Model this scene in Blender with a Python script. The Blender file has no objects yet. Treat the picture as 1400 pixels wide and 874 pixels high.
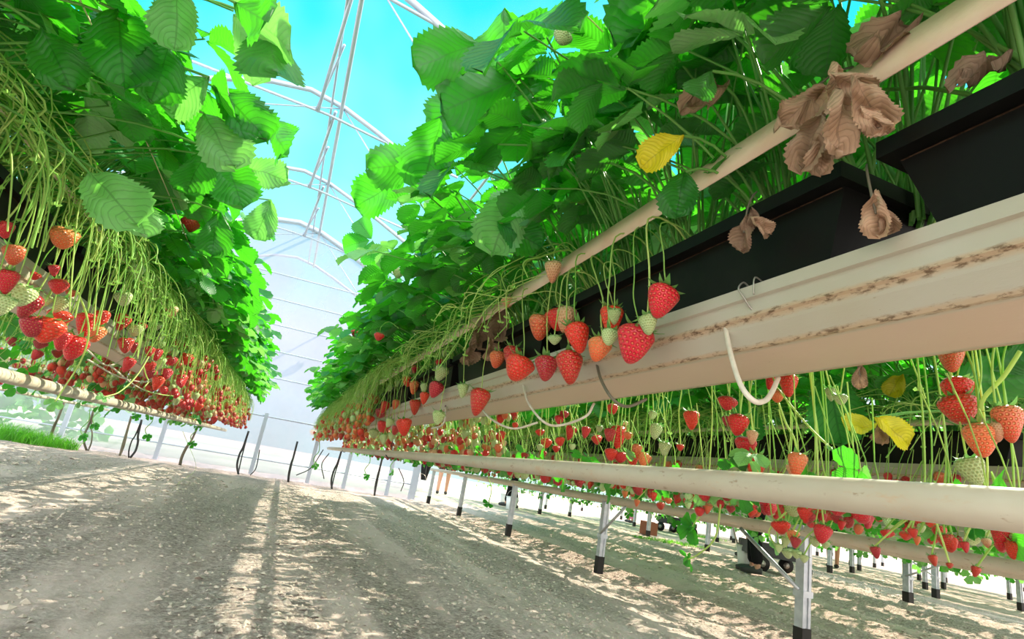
import bpy, math, random
import numpy as np
from mathutils import Vector, Matrix

random.seed(7)
C = bpy.context.scene.collection
PI = math.pi
H = 0.55                      # camera height above the soil

# ------------------------------------------------------------------ camera
W_, H_ = 1400, 874
F_PX = 785.0
ROLL, PITCH, YAW = math.radians(9.93), math.radians(15.8), math.radians(19.0)
FWD = Vector((math.sin(YAW)*math.cos(PITCH), math.cos(YAW)*math.cos(PITCH), math.sin(PITCH)))
R0 = Vector((math.cos(YAW), -math.sin(YAW), 0)); U0 = R0.cross(FWD)
RIGHT = math.cos(ROLL)*R0 + math.sin(ROLL)*U0
UP = -math.sin(ROLL)*R0 + math.cos(ROLL)*U0
cam_d = bpy.data.cameras.new('camera'); cam = bpy.data.objects.new('camera', cam_d); C.objects.link(cam)
cam_d.sensor_width = 36; cam_d.lens = F_PX*36/W_; cam_d.clip_start = .02; cam_d.clip_end = 500
m = Matrix((( RIGHT.x, UP.x, -FWD.x, 0), (RIGHT.y, UP.y, -FWD.y, 0), (RIGHT.z, UP.z, -FWD.z, H), (0, 0, 0, 1)))
cam.matrix_world = m
bpy.context.scene.camera = cam
CAM = Vector((0, 0, H))

def ray(px, py):
    return RIGHT*((px-700)/F_PX) + UP*((437-py)/F_PX) + FWD
def at(px, py, X):            # point of the plane x = X seen at a pixel
    d = ray(px, py); return CAM + d*(X/d.x)
def atY(px, py, Y):
    d = ray(px, py); return CAM + d*(Y/d.y)
def atG(px, py):
    d = ray(px, py); return CAM + d*(-H/d.z)
def depth(p): return (p-CAM).dot(FWD)

# ------------------------------------------------------------------ objects
class MB:
    def __init__(s): s.v = []; s.f = []; s.m = []; s.uv = []; s.c = []
    def add(s, vs, fs, mi=0, uv=None, c=0.5):
        o = len(s.v); s.v.extend([tuple(x) for x in vs])
        s.uv.extend(uv if uv is not None else [(0, 0)]*len(vs)); s.c.extend([c]*len(vs))
        s.f.extend([tuple(i+o for i in f) for f in fs]); s.m.extend([mi]*len(fs))
    def mesh(s, name, mats, smooth=True):
        me = bpy.data.meshes.new(name)
        me.from_pydata(s.v, [], s.f)
        for mt in (mats if isinstance(mats, (list, tuple)) else [mats]): me.materials.append(mt)
        n = len(me.polygons)
        me.polygons.foreach_set('material_index', s.m)
        me.polygons.foreach_set('use_smooth', [smooth]*n)
        uvl = me.uv_layers.new(name='UVMap')
        li = np.zeros(len(me.loops), dtype=np.int32); me.loops.foreach_get('vertex_index', li)
        uvs = np.array(s.uv, dtype=np.float32)[li].ravel(); uvl.data.foreach_set('uv', uvs)
        at_ = me.attributes.new('var', 'FLOAT', 'POINT'); at_.data.foreach_set('value', np.array(s.c, dtype=np.float32))
        me.update()
        return me
    def box(s, c, d, mi=0, rot=None):
        x, y, z = d[0]/2, d[1]/2, d[2]/2
        vs = [Vector((a*x, b*y, e*z)) for a in (-1, 1) for b in (-1, 1) for e in (-1, 1)]
        if rot: vs = [rot @ v for v in vs]
        vs = [v+Vector(c) for v in vs]
        s.add(vs, [(0, 1, 3, 2), (4, 6, 7, 5), (0, 4, 5, 1), (2, 3, 7, 6), (0, 2, 6, 4), (1, 5, 7, 3)], mi)
    def tube(s, pts, r, n=6, mi=0, cap=True, c=.5):
        pts = [Vector(p) for p in pts]; k = len(pts)
        rs = r if isinstance(r, (list, tuple)) else [r]*k
        t0 = (pts[1]-pts[0]).normalized()
        a = t0.cross(Vector((.3, .2, 1))); a = a.normalized() if a.length > 1e-4 else Vector((1, 0, 0))
        vs = []; uv = []
        for i, p in enumerate(pts):
            t = (pts[min(i+1, k-1)]-pts[max(i-1, 0)]).normalized()
            a = (a-t*a.dot(t)).normalized(); b = t.cross(a)
            for j in range(n):
                w = 2*PI*j/n; vs.append(p+(a*math.cos(w)+b*math.sin(w))*rs[i]); uv.append((j/n, i/(k-1)))
        fs = [(i*n+j, i*n+(j+1) % n, (i+1)*n+(j+1) % n, (i+1)*n+j) for i in range(k-1) for j in range(n)]
        if cap: fs.append(tuple(range(n-1, -1, -1))); fs.append(tuple((k-1)*n+j for j in range(n)))
        s.add(vs, fs, mi, uv, c)

def link(name, me, parent=None):
    o = bpy.data.objects.new(name, me); C.objects.link(o)
    if parent is not None: o.parent = parent
    return o
def build(name, mb, mats, parent=None, smooth=True):
    return link(name, mb.mesh(name, mats, smooth), parent)
def tag(o, label=None, cat=None, group=None, kind=None):
    if label: o['label'] = label
    if cat: o['category'] = cat
    if group: o['group'] = group
    if kind: o['kind'] = kind
    return o
def thing(name, loc, label, cat, group=None, rz=0):
    o = bpy.data.objects.new(name, None); C.objects.link(o); o.empty_display_size = .02
    o.location = loc; o.rotation_euler = (0, 0, rz); tag(o, label, cat, group); return o
def bez(p0, p1, p2, n=8):
    return [p0*(1-t)**2+p1*2*t*(1-t)+p2*t*t for t in [i/(n-1) for i in range(n)]]
def crom(pts, n=6):           # smooth curve through points
    P = [Vector(p) for p in pts]; P = [P[0]*2-P[1]]+P+[P[-1]*2-P[-2]]; out = []
    for i in range(1, len(P)-2):
        for k in range(n):
            t = k/n; a, b, c, d = P[i-1], P[i], P[i+1], P[i+2]
            out.append(.5*((2*b)+(c-a)*t+(2*a-5*b+4*c-d)*t*t+(3*b-a-3*c+d)*t**3))
    out.append(P[-2]); return out

# ------------------------------------------------------------------ materials
def mat(name):
    m = bpy.data.materials.new(name); m.use_nodes = True; nt = m.node_tree; nt.nodes.clear()
    out = nt.nodes.new('ShaderNodeOutputMaterial'); return m, nt, out
class N:
    def __init__(s, nt): s.nt = nt
    def n(s, t, **kw):
        x = s.nt.nodes.new('ShaderNode'+t)
        for k, v in kw.items():
            if k in x.bl_rna.properties: setattr(x, k, v)
        return x
    def l(s, a, b): s.nt.links.new(a, b)
    def set(s, sock, v):
        if hasattr(v, 'is_linked') or hasattr(v, 'links'): s.l(v, sock)
        else: sock.default_value = v
    def math(s, op, a, b=0.0, c=None, clamp=False):
        x = s.n('Math', operation=op, use_clamp=clamp); s.set(x.inputs[0], a); s.set(x.inputs[1], b)
        if c is not None: s.set(x.inputs[2], c)
        return x.outputs[0]
    def mix(s, f, a, b, bt='MIX'):
        x = s.n('Mix', data_type='RGBA', blend_type=bt); s.set(x.inputs[0], f)
        s.set(x.inputs[6], a if not isinstance(a, tuple) else (*a, 1)[:4]); s.set(x.inputs[7], b if not isinstance(b, tuple) else (*b, 1)[:4])
        return x.outputs[2]
    def noise(s, sc, det=3, vec=None, rough=.55):
        x = s.n('TexNoise'); x.inputs['Scale'].default_value = sc; x.inputs['Detail'].default_value = det; x.inputs['Roughness'].default_value = rough
        if vec is not None: s.l(vec, x.inputs['Vector'])
        return x.outputs['Fac']
    def ramp(s, f, stops):
        x = s.n('ValToRGB'); s.l(f, x.inputs[0]); e = x.color_ramp.elements
        while len(e) < len(stops): e.new(.5)
        for i, (p, c) in enumerate(stops): e[i].position = p; e[i].color = (*c, 1)[:4]
        return x.outputs[0]
    def mapr(s, v, a, b, c=0., d=1.):
        x = s.n('MapRange'); s.set(x.inputs[0], v)
        for i, k in enumerate((a, b, c, d)): x.inputs[i+1].default_value = k
        return x.outputs[0]
    def bump(s, h, st=.5, dist=.01):
        x = s.n('Bump'); x.inputs['Strength'].default_value = st; x.inputs['Distance'].default_value = dist; s.l(h, x.inputs['Height']); return x.outputs[0]
def principled(nn, col, rough=.5, normal=None, spec=.5, metal=0.0):
    p = nn.n('BsdfPrincipled'); nn.set(p.inputs['Base Color'], col if not isinstance(col, tuple) else (*col, 1)[:4])
    nn.set(p.inputs['Roughness'], rough); p.inputs['Specular IOR Level'].default_value = spec; p.inputs['Metallic'].default_value = metal
    if normal is not None: nn.l(normal, p.inputs['Normal'])
    return p
def simple(name, col, rough=.5, spec=.5, metal=0.0, ncol=None, nsc=8, bsc=None, bst=.2):
    m, nt, out = mat(name); nn = N(nt)
    geo = nn.n('TexCoord').outputs['Object']
    c = col
    if ncol is not None: c = nn.mix(nn.mapr(nn.noise(nsc, 4, geo), .38, .62), col, ncol)
    nrm = nn.bump(nn.noise(bsc, 3, geo), bst, .01) if bsc else None
    p = principled(nn, c, rough, nrm, spec, metal); nn.l(p.outputs[0], out.inputs[0]); return m

def leaf_mat(name, top, top2, under, trans, tw=.45, veins=True, rough=.42):
    m, nt, out = mat(name); nn = N(nt)
    uv = nn.n('UVMap').outputs[0]; sep = nn.n('SeparateXYZ'); nn.l(uv, sep.inputs[0])
    u, v = sep.outputs[0], sep.outputs[1]
    au = nn.math('ABSOLUTE', u)
    ph = nn.math('SUBTRACT', v, nn.math('MULTIPLY', nn.math('POWER', au, 1.25), .34))
    tri = nn.math('PINGPONG', nn.math('MULTIPLY', ph, 11.0), .5)        # 0 at the veins
    vein = nn.math('MULTIPLY', nn.math('LESS_THAN', tri, .085), nn.math('LESS_THAN', au, .93))
    mid = nn.math('LESS_THAN', au, .035)
    vm = nn.math('MAXIMUM', nn.math('MULTIPLY', vein, .7), mid)
    a = nn.n('Attribute', attribute_name='var').outputs['Fac']
    base = nn.mix(a, top, top2)
    obj = nn.n('ObjectInfo').outputs['Random']
    tc = nn.n('TexCoord').outputs['Object']
    nz = nn.noise(22, 3, tc)
    base = nn.mix(nn.mapr(nz, .3, .7, 0, .35), base, tuple(x*.55 for x in top))
    base = nn.mix(nn.math('MULTIPLY', vm, .5), base, tuple(x*.5 for x in top))
    back = nn.n('NewGeometry').outputs['Backfacing']
    col = nn.mix(back, base, under)
    hs = nn.n('HueSaturation'); nn.l(col, hs.inputs['Color']); nn.l(nn.math('MULTIPLY', nn.mapr(obj, 0, 1, .85, 1.15), nn.mapr(nn.math('FRACT', nn.math('MULTIPLY', a, 7.3)), 0, 1, .55, 1.3)), hs.inputs['Value']); col = hs.outputs[0]
    if veins: col = nn.mix(nn.math('MULTIPLY', nn.math('MULTIPLY', vm, back), .3), col, tuple(min(1, x*1.5+.06) for x in under))
    h = nn.math('ADD', nn.math('MULTIPLY', nn.math('SINE', nn.math('MULTIPLY', tri, PI)), 1.0), nn.math('MULTIPLY', nn.noise(120, 2, tc), .3))
    nrm = nn.bump(h, .35, .0025)
    p = principled(nn, col, rough, nrm, .45)
    tr = nn.n('BsdfTranslucent'); tcol = nn.mix(a, trans, tuple(x*.75 for x in trans))
    tcol = nn.mix(nn.math('MULTIPLY', vm, .55), tcol, tuple(x*.35 for x in trans)) if veins else tcol
    nn.l(tcol, tr.inputs[0]); nn.l(nrm, tr.inputs['Normal'])
    mx = nn.n('MixShader'); mx.inputs[0].default_value = tw; nn.l(p.outputs[0], mx.inputs[1]); nn.l(tr.outputs[0], mx.inputs[2])
    nn.l(mx.outputs[0], out.inputs[0]); return m

M = {}
M['leaf'] = leaf_mat('strawberry_leaf', (.020, .16, .030), (.045, .25, .04), (.07, .20, .065), (.12, .80, .02), .42)
M['leaf_pale'] = leaf_mat('pale_leaf', (.19, .46, .15), (.25, .52, .2), (.34, .56, .28), (.3, .9, .12), .4)
M['leaf_yellow'] = leaf_mat('yellow_leaf', (.75, .62, .03), (.7, .6, .02), (.62, .56, .08), (.95, .85, .02), .4)
M['leaf_dead'] = leaf_mat('dead_leaf', (.46, .29, .19), (.62, .43, .30), (.52, .36, .25), (.5, .3, .15), .2, True, .8)
def stem_mat(name, c1, c2, tr=.25):
    m, nt, out = mat(name); nn = N(nt)
    a = nn.n('Attribute', attribute_name='var').outputs['Fac']
    col = nn.mix(a, c1, c2); p = principled(nn, col, .45)
    t = nn.n('BsdfTranslucent'); nn.l(col, t.inputs[0]); mx = nn.n('MixShader'); mx.inputs[0].default_value = tr
    nn.l(p.outputs[0], mx.inputs[1]); nn.l(t.outputs[0], mx.inputs[2]); nn.l(mx.outputs[0], out.inputs[0]); return m
M['petiole'] = stem_mat('petiole', (.10, .38, .06), (.24, .50, .12))
M['peduncle'] = stem_mat('peduncle', (.30, .62, .10), (.66, .80, .26), .35)

def berry_mat(name, c_low, c_top, seed, dark, rough=.28):
    m, nt, out = mat(name); nn = N(nt)
    uv = nn.n('UVMap').outputs[0]; sep = nn.n('SeparateXYZ'); nn.l(uv, sep.inputs[0])
    u, v = sep.outputs[0], sep.outputs[1]
    vv = nn.math('MULTIPLY', v, 14.0); row = nn.math('FLOOR', vv)
    fu = nn.math('SUBTRACT', nn.math('FRACT', nn.math('ADD', nn.math('MULTIPLY', u, 17.0), nn.math('MULTIPLY', nn.math('MODULO', row, 2.0), .5))), .5)
    fv = nn.math('SUBTRACT', nn.math('FRACT', vv), .5)
    d = nn.math('SQRT', nn.math('ADD', nn.math('MULTIPLY', fu, fu), nn.math('MULTIPLY', fv, fv)))
    seedm = nn.mapr(d, .12, .2, 1, 0)
    pit = nn.mapr(d, .1, .45, 0, 1)
    oi = nn.n('ObjectInfo').outputs['Random']
    f = nn.mapr(nn.math('ADD', v, nn.math('MULTIPLY', nn.math('SUBTRACT', nn.noise(30, 2, nn.n('TexCoord').outputs['Object']), .5), .4)), .25, .95)
    col = nn.mix(f, c_low, c_top)
    hs = nn.n('HueSaturation'); nn.l(col, hs.inputs['Color']); nn.l(nn.mapr(oi, 0, 1, .8, 1.15), hs.inputs['Value'])
    nn.l(nn.mapr(oi, 0, 1, .49, .507), hs.inputs['Hue']); col = hs.outputs[0]
    col = nn.mix(nn.math('MULTIPLY', nn.mapr(d, .16, .32, 1, 0), .55), col, dark)
    col = nn.mix(nn.math('MULTIPLY', seedm, .85), col, seed)
    nrm = nn.bump(nn.math('ADD', pit, nn.math('MULTIPLY', seedm, .35)), .8, .004)
    p = principled(nn, col, rough, nrm, .6)
    p.inputs['Subsurface Weight'].default_value = .12; p.inputs['Subsurface Radius'].default_value = (.01, .004, .003)
    nn.l(p.outputs[0], out.inputs[0]); return m
M['b_ripe'] = berry_mat('ripe_strawberry_skin', (.74, .008, .014), (.82, .035, .03), (.85, .25, .08), (.30, .002, .006))
M['b_dark'] = berry_mat('deep_red_strawberry_skin', (.52, .010, .014), (.62, .02, .02), (.75, .3, .1), (.22, .003, .006))
M['b_orange'] = berry_mat('orange_strawberry_skin', (.85, .11, .03), (.90, .32, .13), (.9, .55, .2), (.5, .03, .01))
M['b_turn'] = berry_mat('turning_strawberry_skin', (.86, .35, .2), (.86, .72, .42), (.75, .4, .12), (.65, .25, .12))
M['b_green'] = berry_mat('unripe_strawberry_skin', (.62, .74, .36), (.48, .66, .26), (.32, .36, .08), (.4, .52, .2), .45)

def grime_gutter():
    m, nt, out = mat('gutter_steel'); nn = N(nt)
    tc = nn.n('TexCoord').outputs['Object']; uv = nn.n('UVMap').outputs[0]; sep = nn.n('SeparateXYZ'); nn.l(uv, sep.inputs[0]); v = sep.outputs[1]
    mp = nn.n('Mapping'); mp.inputs['Scale'].default_value = (1, .35, 1); nn.l(tc, mp.inputs[0])
    n1 = nn.noise(30, 6, mp.outputs[0], .7); n2 = nn.noise(140, 4, mp.outputs[0], .7); n3 = nn.noise(3, 3, tc)
    base = nn.mix(nn.mapr(n3, .35, .65), (.45, .405, .31), (.50, .475, .405))
    cyc = v     # v: 0 lip .. 1 underside; bends at .36 and .62
    def band(c, w):
        d = nn.math('ABSOLUTE', nn.math('SUBTRACT', nn.math('ADD', cyc, nn.math('MULTIPLY', nn.math('SUBTRACT', n1, .5), w*1.6)), c))
        return nn.mapr(d, w*.35, w, 1, 0)
    b = nn.math('MAXIMUM', band(.335, .06), band(.62, .05))
    base = nn.mix(nn.mapr(cyc, .66, .70, 0, 1), base, (.60, .46, .36)); base = nn.mix(nn.math('MULTIPLY', b, .6), base, (.50, .31, .17))
    sp = nn.math('MULTIPLY', b, nn.mapr(n2, .5, .62)); base = nn.mix(nn.math('MULTIPLY', sp, .9), base, (.12, .07, .035))
    base = nn.mix(nn.mapr(n2, .68, .74, 0, .6), base, (.25, .17, .1))
    p = principled(nn, base, .5, nn.bump(n2, .15, .004), .4); nn.l(p.outputs[0], out.inputs[0]); return m
M['gutter'] = grime_gutter()
def pipe_mat():
    m, nt, out = mat('pipe_plastic'); nn = N(nt); tc = nn.n('TexCoord').outputs['Object']
    mp = nn.n('Mapping'); mp.inputs['Scale'].default_value = (1, .4, 1); nn.l(tc, mp.inputs[0])
    n1 = nn.noise(55, 5, mp.outputs[0], .7); n2 = nn.noise(9, 4, mp.outputs[0], .7)
    c = nn.mix(nn.mapr(n2, .35, .7), (.60, .545, .44), (.52, .455, .35))
    c = nn.mix(nn.mapr(n1, .61, .69, 0, .75), c, (.3, .18, .1)); c = nn.mix(nn.mapr(nn.noise(16, 5, mp.outputs[0], .8), .56, .68, 0, .6), c, (.58, .36, .2))
    p = principled(nn, c, .45, None, .4); nn.l(p.outputs[0], out.inputs[0]); return m
M['pipe'] = pipe_mat()
M['pot'] = simple('black_trough_plastic', (.010, .010, .010), .38, .4, ncol=(.018, .017, .015), nsc=14, bsc=60, bst=.1)
def pot_mat():
    m, nt, out = mat('black_trough_plastic_scuffed'); nn = N(nt); tc = nn.n('TexCoord').outputs['Object']
    sc = nn.mapr(nn.noise(45, 6, tc, .75), .68, .76, 0, .5)
    c = nn.mix(sc, (.005, .005, .0045), (.16, .15, .13)); c = nn.mix(nn.mapr(nn.noise(5, 4, tc), .5, .75, 0, .4), c, (.022, .022, .018))
    p = principled(nn, c, .5, nn.bump(nn.noise(50, 3, tc), .08, .004), .18); nn.l(p.outputs[0], out.inputs[0]); return m
M['pot'] = pot_mat()
M['soil'] = simple('potting_soil', (.09, .055, .035), .9, .1, ncol=(.04, .025, .015), nsc=60, bsc=80, bst=.8)
M['tape'] = simple('beige_tape', (.82, .58, .44), .6, .3, ncol=(.88, .68, .54), nsc=12, bsc=40, bst=.2)
M['string'] = simple('support_string', (.62, .55, .36), .7, .2)
M['hose'] = simple('white_hose', (.74, .68, .58), .4, .5, ncol=(.62, .55, .45), nsc=30)
M['hose_dark'] = simple('dark_hose', (.16, .14, .1), .5, .4)
M['hose_black'] = simple('black_hose', (.035, .035, .04), .45, .4)
M['purple'] = simple('purple_rubber', (.12, .04, .11), .5, .4)
M['steel'] = simple('galvanised_steel', (.55, .58, .62), .38, .5, .55, ncol=(.42, .45, .5), nsc=14)
M['wire'] = simple('wire', (.40, .37, .33), .4, .5, .7)
M['boot'] = simple('black_post_boot', (.014, .013, .012), .5, .3)
M['white_metal'] = simple('white_painted_tube', (.50, .56, .70), .35, .5, .25)
M['grass'] = leaf_mat('grass_blades', (.10, .40, .03), (.2, .5, .05), (.14, .42, .05), (.3, .9, .05), .4, False)
M['skin'] = simple('skin', (.50, .27, .18), .5, .4)
M['trouser_black'] = simple('black_trousers', (.012, .012, .014), .85, .1, bsc=30, bst=.3)
M['cloth_dark'] = simple('dark_cloth', (.03, .03, .035), .85, .1)
M['cloth_pink'] = simple('pink_cloth', (.65, .22, .38), .85, .1)
M['cloth_navy'] = simple('navy_cloth', (.03, .05, .12), .85, .1)
M['shoe'] = simple('shoe', (.05, .05, .05), .6, .3)
M['hair'] = simple('hair', (.03, .02, .015), .6, .3)
M['bucket'] = simple('white_bucket', (.75, .77, .78), .45, .4)
M['crate'] = simple('crate', (.05, .05, .055), .5, .4)
M['brown_box'] = simple('brown_box', (.25, .1, .06), .7, .2)

def film(name, tint, tr, white, gl=.06, nsc=None):
    m, nt, out = mat(name); nn = N(nt)
    t = nn.n('BsdfTransparent'); t.inputs[0].default_value = (*tint, 1)
    d = nn.n('BsdfTranslucent'); d.inputs[0].default_value = (*white, 1)
    d2 = nn.n('BsdfDiffuse'); d2.inputs[0].default_value = (*white, 1)
    mm = nn.n('MixShader'); mm.inputs[0].default_value = .25; nn.l(d.outputs[0], mm.inputs[1]); nn.l(d2.outputs[0], mm.inputs[2])
    mx = nn.n('MixShader')
    if nsc:
        tc = nn.n('TexCoord').outputs['Object']; f = nn.mapr(nn.noise(nsc, 3, tc), .35, .65, 1-tr-.18, 1-tr+.18); nn.l(f, mx.inputs[0])
    else: mx.inputs[0].default_value = 1-tr
    nn.l(t.outputs[0], mx.inputs[1]); nn.l(mm.outputs[0], mx.inputs[2])
    nn.l(mx.outputs[0], out.inputs[0]); return m
M['film'] = film('roof_film', (.88, .985, 1.0), .985, (.75, .95, 1.0))
M['gable_film'] = film('gable_film', (.93, .94, 1.0), .5, (.42, .41, .52), nsc=.9)

def ground_mat():
    m, nt, out = mat('dirt_floor'); nn = N(nt)
    tc = nn.n('TexCoord').outputs['Object']; sep = nn.n('SeparateXYZ'); nn.l(tc, sep.inputs[0])
    mp = nn.n('Mapping'); mp.inputs['Scale'].default_value = (1, .12, 1); nn.l(tc, mp.inputs[0])
    streak = nn.noise(2.6, 4, mp.outputs[0], .6)
    n1 = nn.noise(28, 6, tc, .75); n2 = nn.noise(60, 6, tc, .8)
    vo = nn.n('TexVoronoi'); vo.inputs['Scale'].default_value = 55; nn.l(tc, vo.inputs['Vector'])
    fine = nn.mapr(streak, .45, .60)                        # compacted dust / crumbly chips
    dust = nn.mix(nn.mapr(n1, .3, .7), (.64, .48, .44), (.72, .56, .52))
    crumb = nn.ramp(nn.math('ADD', nn.math('MULTIPLY', n2, .65), nn.math('MULTIPLY', n1, .35)), [(.38, (.20, .145, .13)), (.46, (.46, .355, .32)), (.52, (.66, .53, .48)), (.58, (.92, .79, .73))])
    c = nn.mix(fine, crumb, dust)
    c = nn.mix(nn.mapr(nn.noise(6, 4, tc), .55, .75, 0, .5), c, (.33, .25, .19))
    hgt = nn.math('ADD', nn.math('MULTIPLY', n2, nn.mapr(fine, 0, 1, 1.0, .3)), nn.math('MULTIPLY', vo.outputs[0], nn.mapr(fine, 0, 1, .6, .1)))
    p = principled(nn, c, .95, nn.bump(hgt, 1.0, .022), .1); nn.l(p.outputs[0], out.inputs[0]); return m
M['ground'] = ground_mat()
M['chip'] = simple('soil_chips', (.42, .34, .29), .95, .1, ncol=(.66, .56, .48), nsc=22)

# ------------------------------------------------------------------ world and sun
wd = bpy.data.worlds.new('sky'); bpy.context.scene.world = wd; wd.use_nodes = True; nt = wd.node_tree; nt.nodes.clear(); nn = N(nt)
tc = nn.n('TexCoord').outputs['Generated']; sep = nn.n('SeparateXYZ'); nn.l(tc, sep.inputs[0])
z = sep.outputs[2]
skyc = nn.ramp(z, [(0.0, (.58, .78, .76)), (.06, (.66, .80, .88)), (.18, (.80, .87, 1.0)), (.35, (.25, .82, 1.0)), (.43, (.03, .78, .98)), (.75, (.0, .66, .92))])
cl = nn.mapr(nn.noise(1.6, 4, tc),   .52, .70, 0, .35)
skyc = nn.mix(cl, skyc, (.75, .97, 1.0))
# hazy bright sky away from the view down the rows
side = nn.mapr(sep.outputs[1], -.1, .45, 1, 0)
skyc = nn.mix(side, skyc, (1.0, .97, .93))
bg = nn.n('Background'); nn.l(skyc, bg.inputs[0]); nn.l(nn.mapr(side, 0, 1, 1.1, 2.4), bg.inputs[1])
wo = nn.n('OutputWorld'); nn.l(bg.outputs[0], wo.inputs[0])
sd = bpy.data.lights.new('sun', 'SUN'); sd.energy = 8.5; sd.angle = math.radians(.6); sd.color = (1, .87, .66)
so = bpy.data.objects.new('sun', sd); C.objects.link(so)
SUN = Vector((1.05, .45, 1.0)).normalized()
so.rotation_euler = SUN.to_track_quat('Z', 'Y').to_euler()

# ------------------------------------------------------------------ soil
def fbm(X, Y, seed, sc):
    r = np.random.RandomState(seed); out = np.zeros_like(X)
    for k in range(14):
        a = r.uniform(0, 2*PI); fq = sc*r.uniform(.5, 3); out += np.sin(X*fq*np.cos(a)+Y*fq*np.sin(a)+r.uniform(0, 6))*(1/14)**.5*.7
    return out
def soil_height(X, Y):
    ridge = .005*np.sin(X*7.3+.3*np.sin(Y*.7))+.004*np.sin(X*13.1+1+.4*np.sin(Y*.5))
    ridge = ridge+.016*np.sin(X*2*np.pi/.47+.25*np.sin(Y*.4))*np.clip((X-2.2)*2, 0, 1)
    return np.clip(ridge+.004*fbm(X, Y, 3, 9)+.005*fbm(X, Y, 5, 40), -.04, .03)-.012
gx = np.concatenate([np.arange(-60, -5, 1.2), np.arange(-5, 9, .045), np.arange(9, 70, 1.2)])
gy = np.concatenate([np.arange(-10, 1.2, .5), np.arange(1.2, 5, .035), np.arange(5, 14, .08), np.arange(14, 80, 1.5)])
GX, GY = np.meshgrid(gx, gy); GZ = soil_height(GX, GY)
me = bpy.data.meshes.new('floor'); nx, ny = len(gx), len(gy)
vs = np.stack([GX, GY, GZ], -1).reshape(-1, 3)
idx = np.arange(nx*ny).reshape(ny, nx)
fs = np.stack([idx[:-1, :-1], idx[:-1, 1:], idx[1:, 1:], idx[1:, :-1]], -1).reshape(-1, 4)
me.vertices.add(len(vs)); me.vertices.foreach_set('co', vs.ravel()); me.loops.add(fs.size); me.loops.foreach_set('vertex_index', fs.ravel())
me.polygons.add(len(fs)); me.polygons.foreach_set('loop_start', np.arange(len(fs))*4); me.polygons.foreach_set('loop_total', np.full(len(fs), 4))
me.update(); me.validate(); me.materials.append(M['ground']); me.polygons.foreach_set('use_smooth', [True]*len(fs))
floor = tag(link('floor', me), 'bare dirt floor of the growing tunnel', 'floor', kind='structure')

rng = random.Random(3)
mb = MB()
def gz(x, y): return float(soil_height(np.array([x]), np.array([y]))[0])
N_CH = 30000
cx = []; 
for i in range(N_CH):
    y = 1.3+rng.random()**1.7*7; x = rng.uniform(-.62*y-.3, 1.75*y*.75+1.0)
    b = math.sin(x*5.1+.6*math.sin(y*.6))*.5+.5
    if rng.random() > .25+.75*b: continue
    cx.append((x, y))
zz = soil_height(np.array([c[0] for c in cx]), np.array([c[1] for c in cx]))
for (x, y), z0 in zip(cx, zz):
    s = rng.uniform(.003, .011)*(1+.12*y) * (1.6 if rng.random() < .06 else 1)
    R = Matrix.Rotation(rng.uniform(0, 6.3), 3, 'Z') @ Matrix.Rotation(rng.uniform(-.6, .6), 3, 'X')
    pts = [Vector((s*rng.uniform(.7, 1.3), 0, 0)), Vector((0, s*rng.uniform(.5, 1), 0)), Vector((-s, 0, 0)), Vector((0, -s*rng.uniform(.4, 1), 0)), Vector((0, 0, s*rng.uniform(.3, .8)))]
    mb.add([R @ p + Vector((x, y, z0+s*.05)) for p in pts], [(0, 1, 4), (1, 2, 4), (2, 3, 4), (3, 0, 4)], 0)
tag(build('soil_chips', mb, M['chip'], smooth=False), 'loose crumbs and wood chips strewn over the dirt floor', 'gravel', kind='stuff')

# ------------------------------------------------------------------ leaves
def leaflet(mb, P, d, n, L, Wd, nv=20, nu=6, mi=0, c=.5, fold=.35, droop=.25, crumple=0.0, r=random):
    """P base, d direction of the midrib, n upper normal"""
    d = d.normalized(); n = (n-d*n.dot(d)).normalized(); s = d.cross(n)
    vs = []; uv = []
    ph = r.uniform(0, 6); cr = crumple
    for i in range(nv+1):
        v = i/nv
        w = (v**.80)*((1-v)**.37)*1.86*Wd*.5 if 0 < v < 1 else 0
        tooth = (i % 2 == 1)
        for j in range(nu+1):
            u = -1+2*j/nu; e = abs(u) > .99
            ww = w*(1.07 if (e and tooth) else (.93 if e else 1.0)); vv = v+(.03*(1-.5*v) if (e and tooth) else 0)
            x = u*ww; y = vv*L
            zf = abs(u)*ww*fold - droop*L*(v**2) + (.02*crumple+.007)*L*math.sin((v-.34*abs(u)**1.25)*11*2*PI)*abs(u)*(1-v)*0.6
            if cr:
                zf += cr*L*(math.sin(u*4+ph+v*5)*.6+math.sin(v*9-u*3+ph*2)*.45+math.sin(v*17+u*7+ph)*.22); x *= 1-cr*1.2+cr*1.0*math.sin(v*7+ph)*math.sin(u*5+ph); y += cr*L*.3*math.sin(u*6+ph)
            vs.append(P+s*x+d*y+n*zf); uv.append((u, v))
    fs = [(i*(nu+1)+j, i*(nu+1)+j+1, (i+1)*(nu+1)+j+1, (i+1)*(nu+1)+j) for i in range(nv) for j in range(nu)]
    mb.add(vs, fs, mi, uv, c)

def trifoliate(mb, P, d, n, L, r, nv=20, nu=6, mi=0, c=None, spread=1.25, crumple=.035):
    c = r.random() if c is None else c
    d = d.normalized(); n = (n-d*n.dot(d)).normalized()
    k = dict(nv=nv, nu=nu, mi=mi, c=c, crumple=crumple, r=r)
    leaflet(mb, P+d*L*.1, d+n*r.uniform(-.1, .1), n, L, L*.92, fold=r.uniform(.1, .45), droop=r.uniform(.05, .4), **k)
    for sgn in (-1, 1):
        q = Matrix.Rotation(sgn*spread*r.uniform(.85, 1.1), 3, n)
        dd = q @ d; nn_ = n+(dd*r.uniform(-.2, .2))
        leaflet(mb, P+dd*L*.04, dd, nn_, L*.93, L*.86, fold=r.uniform(.1, .45), droop=r.uniform(.05, .4), **k)

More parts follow.
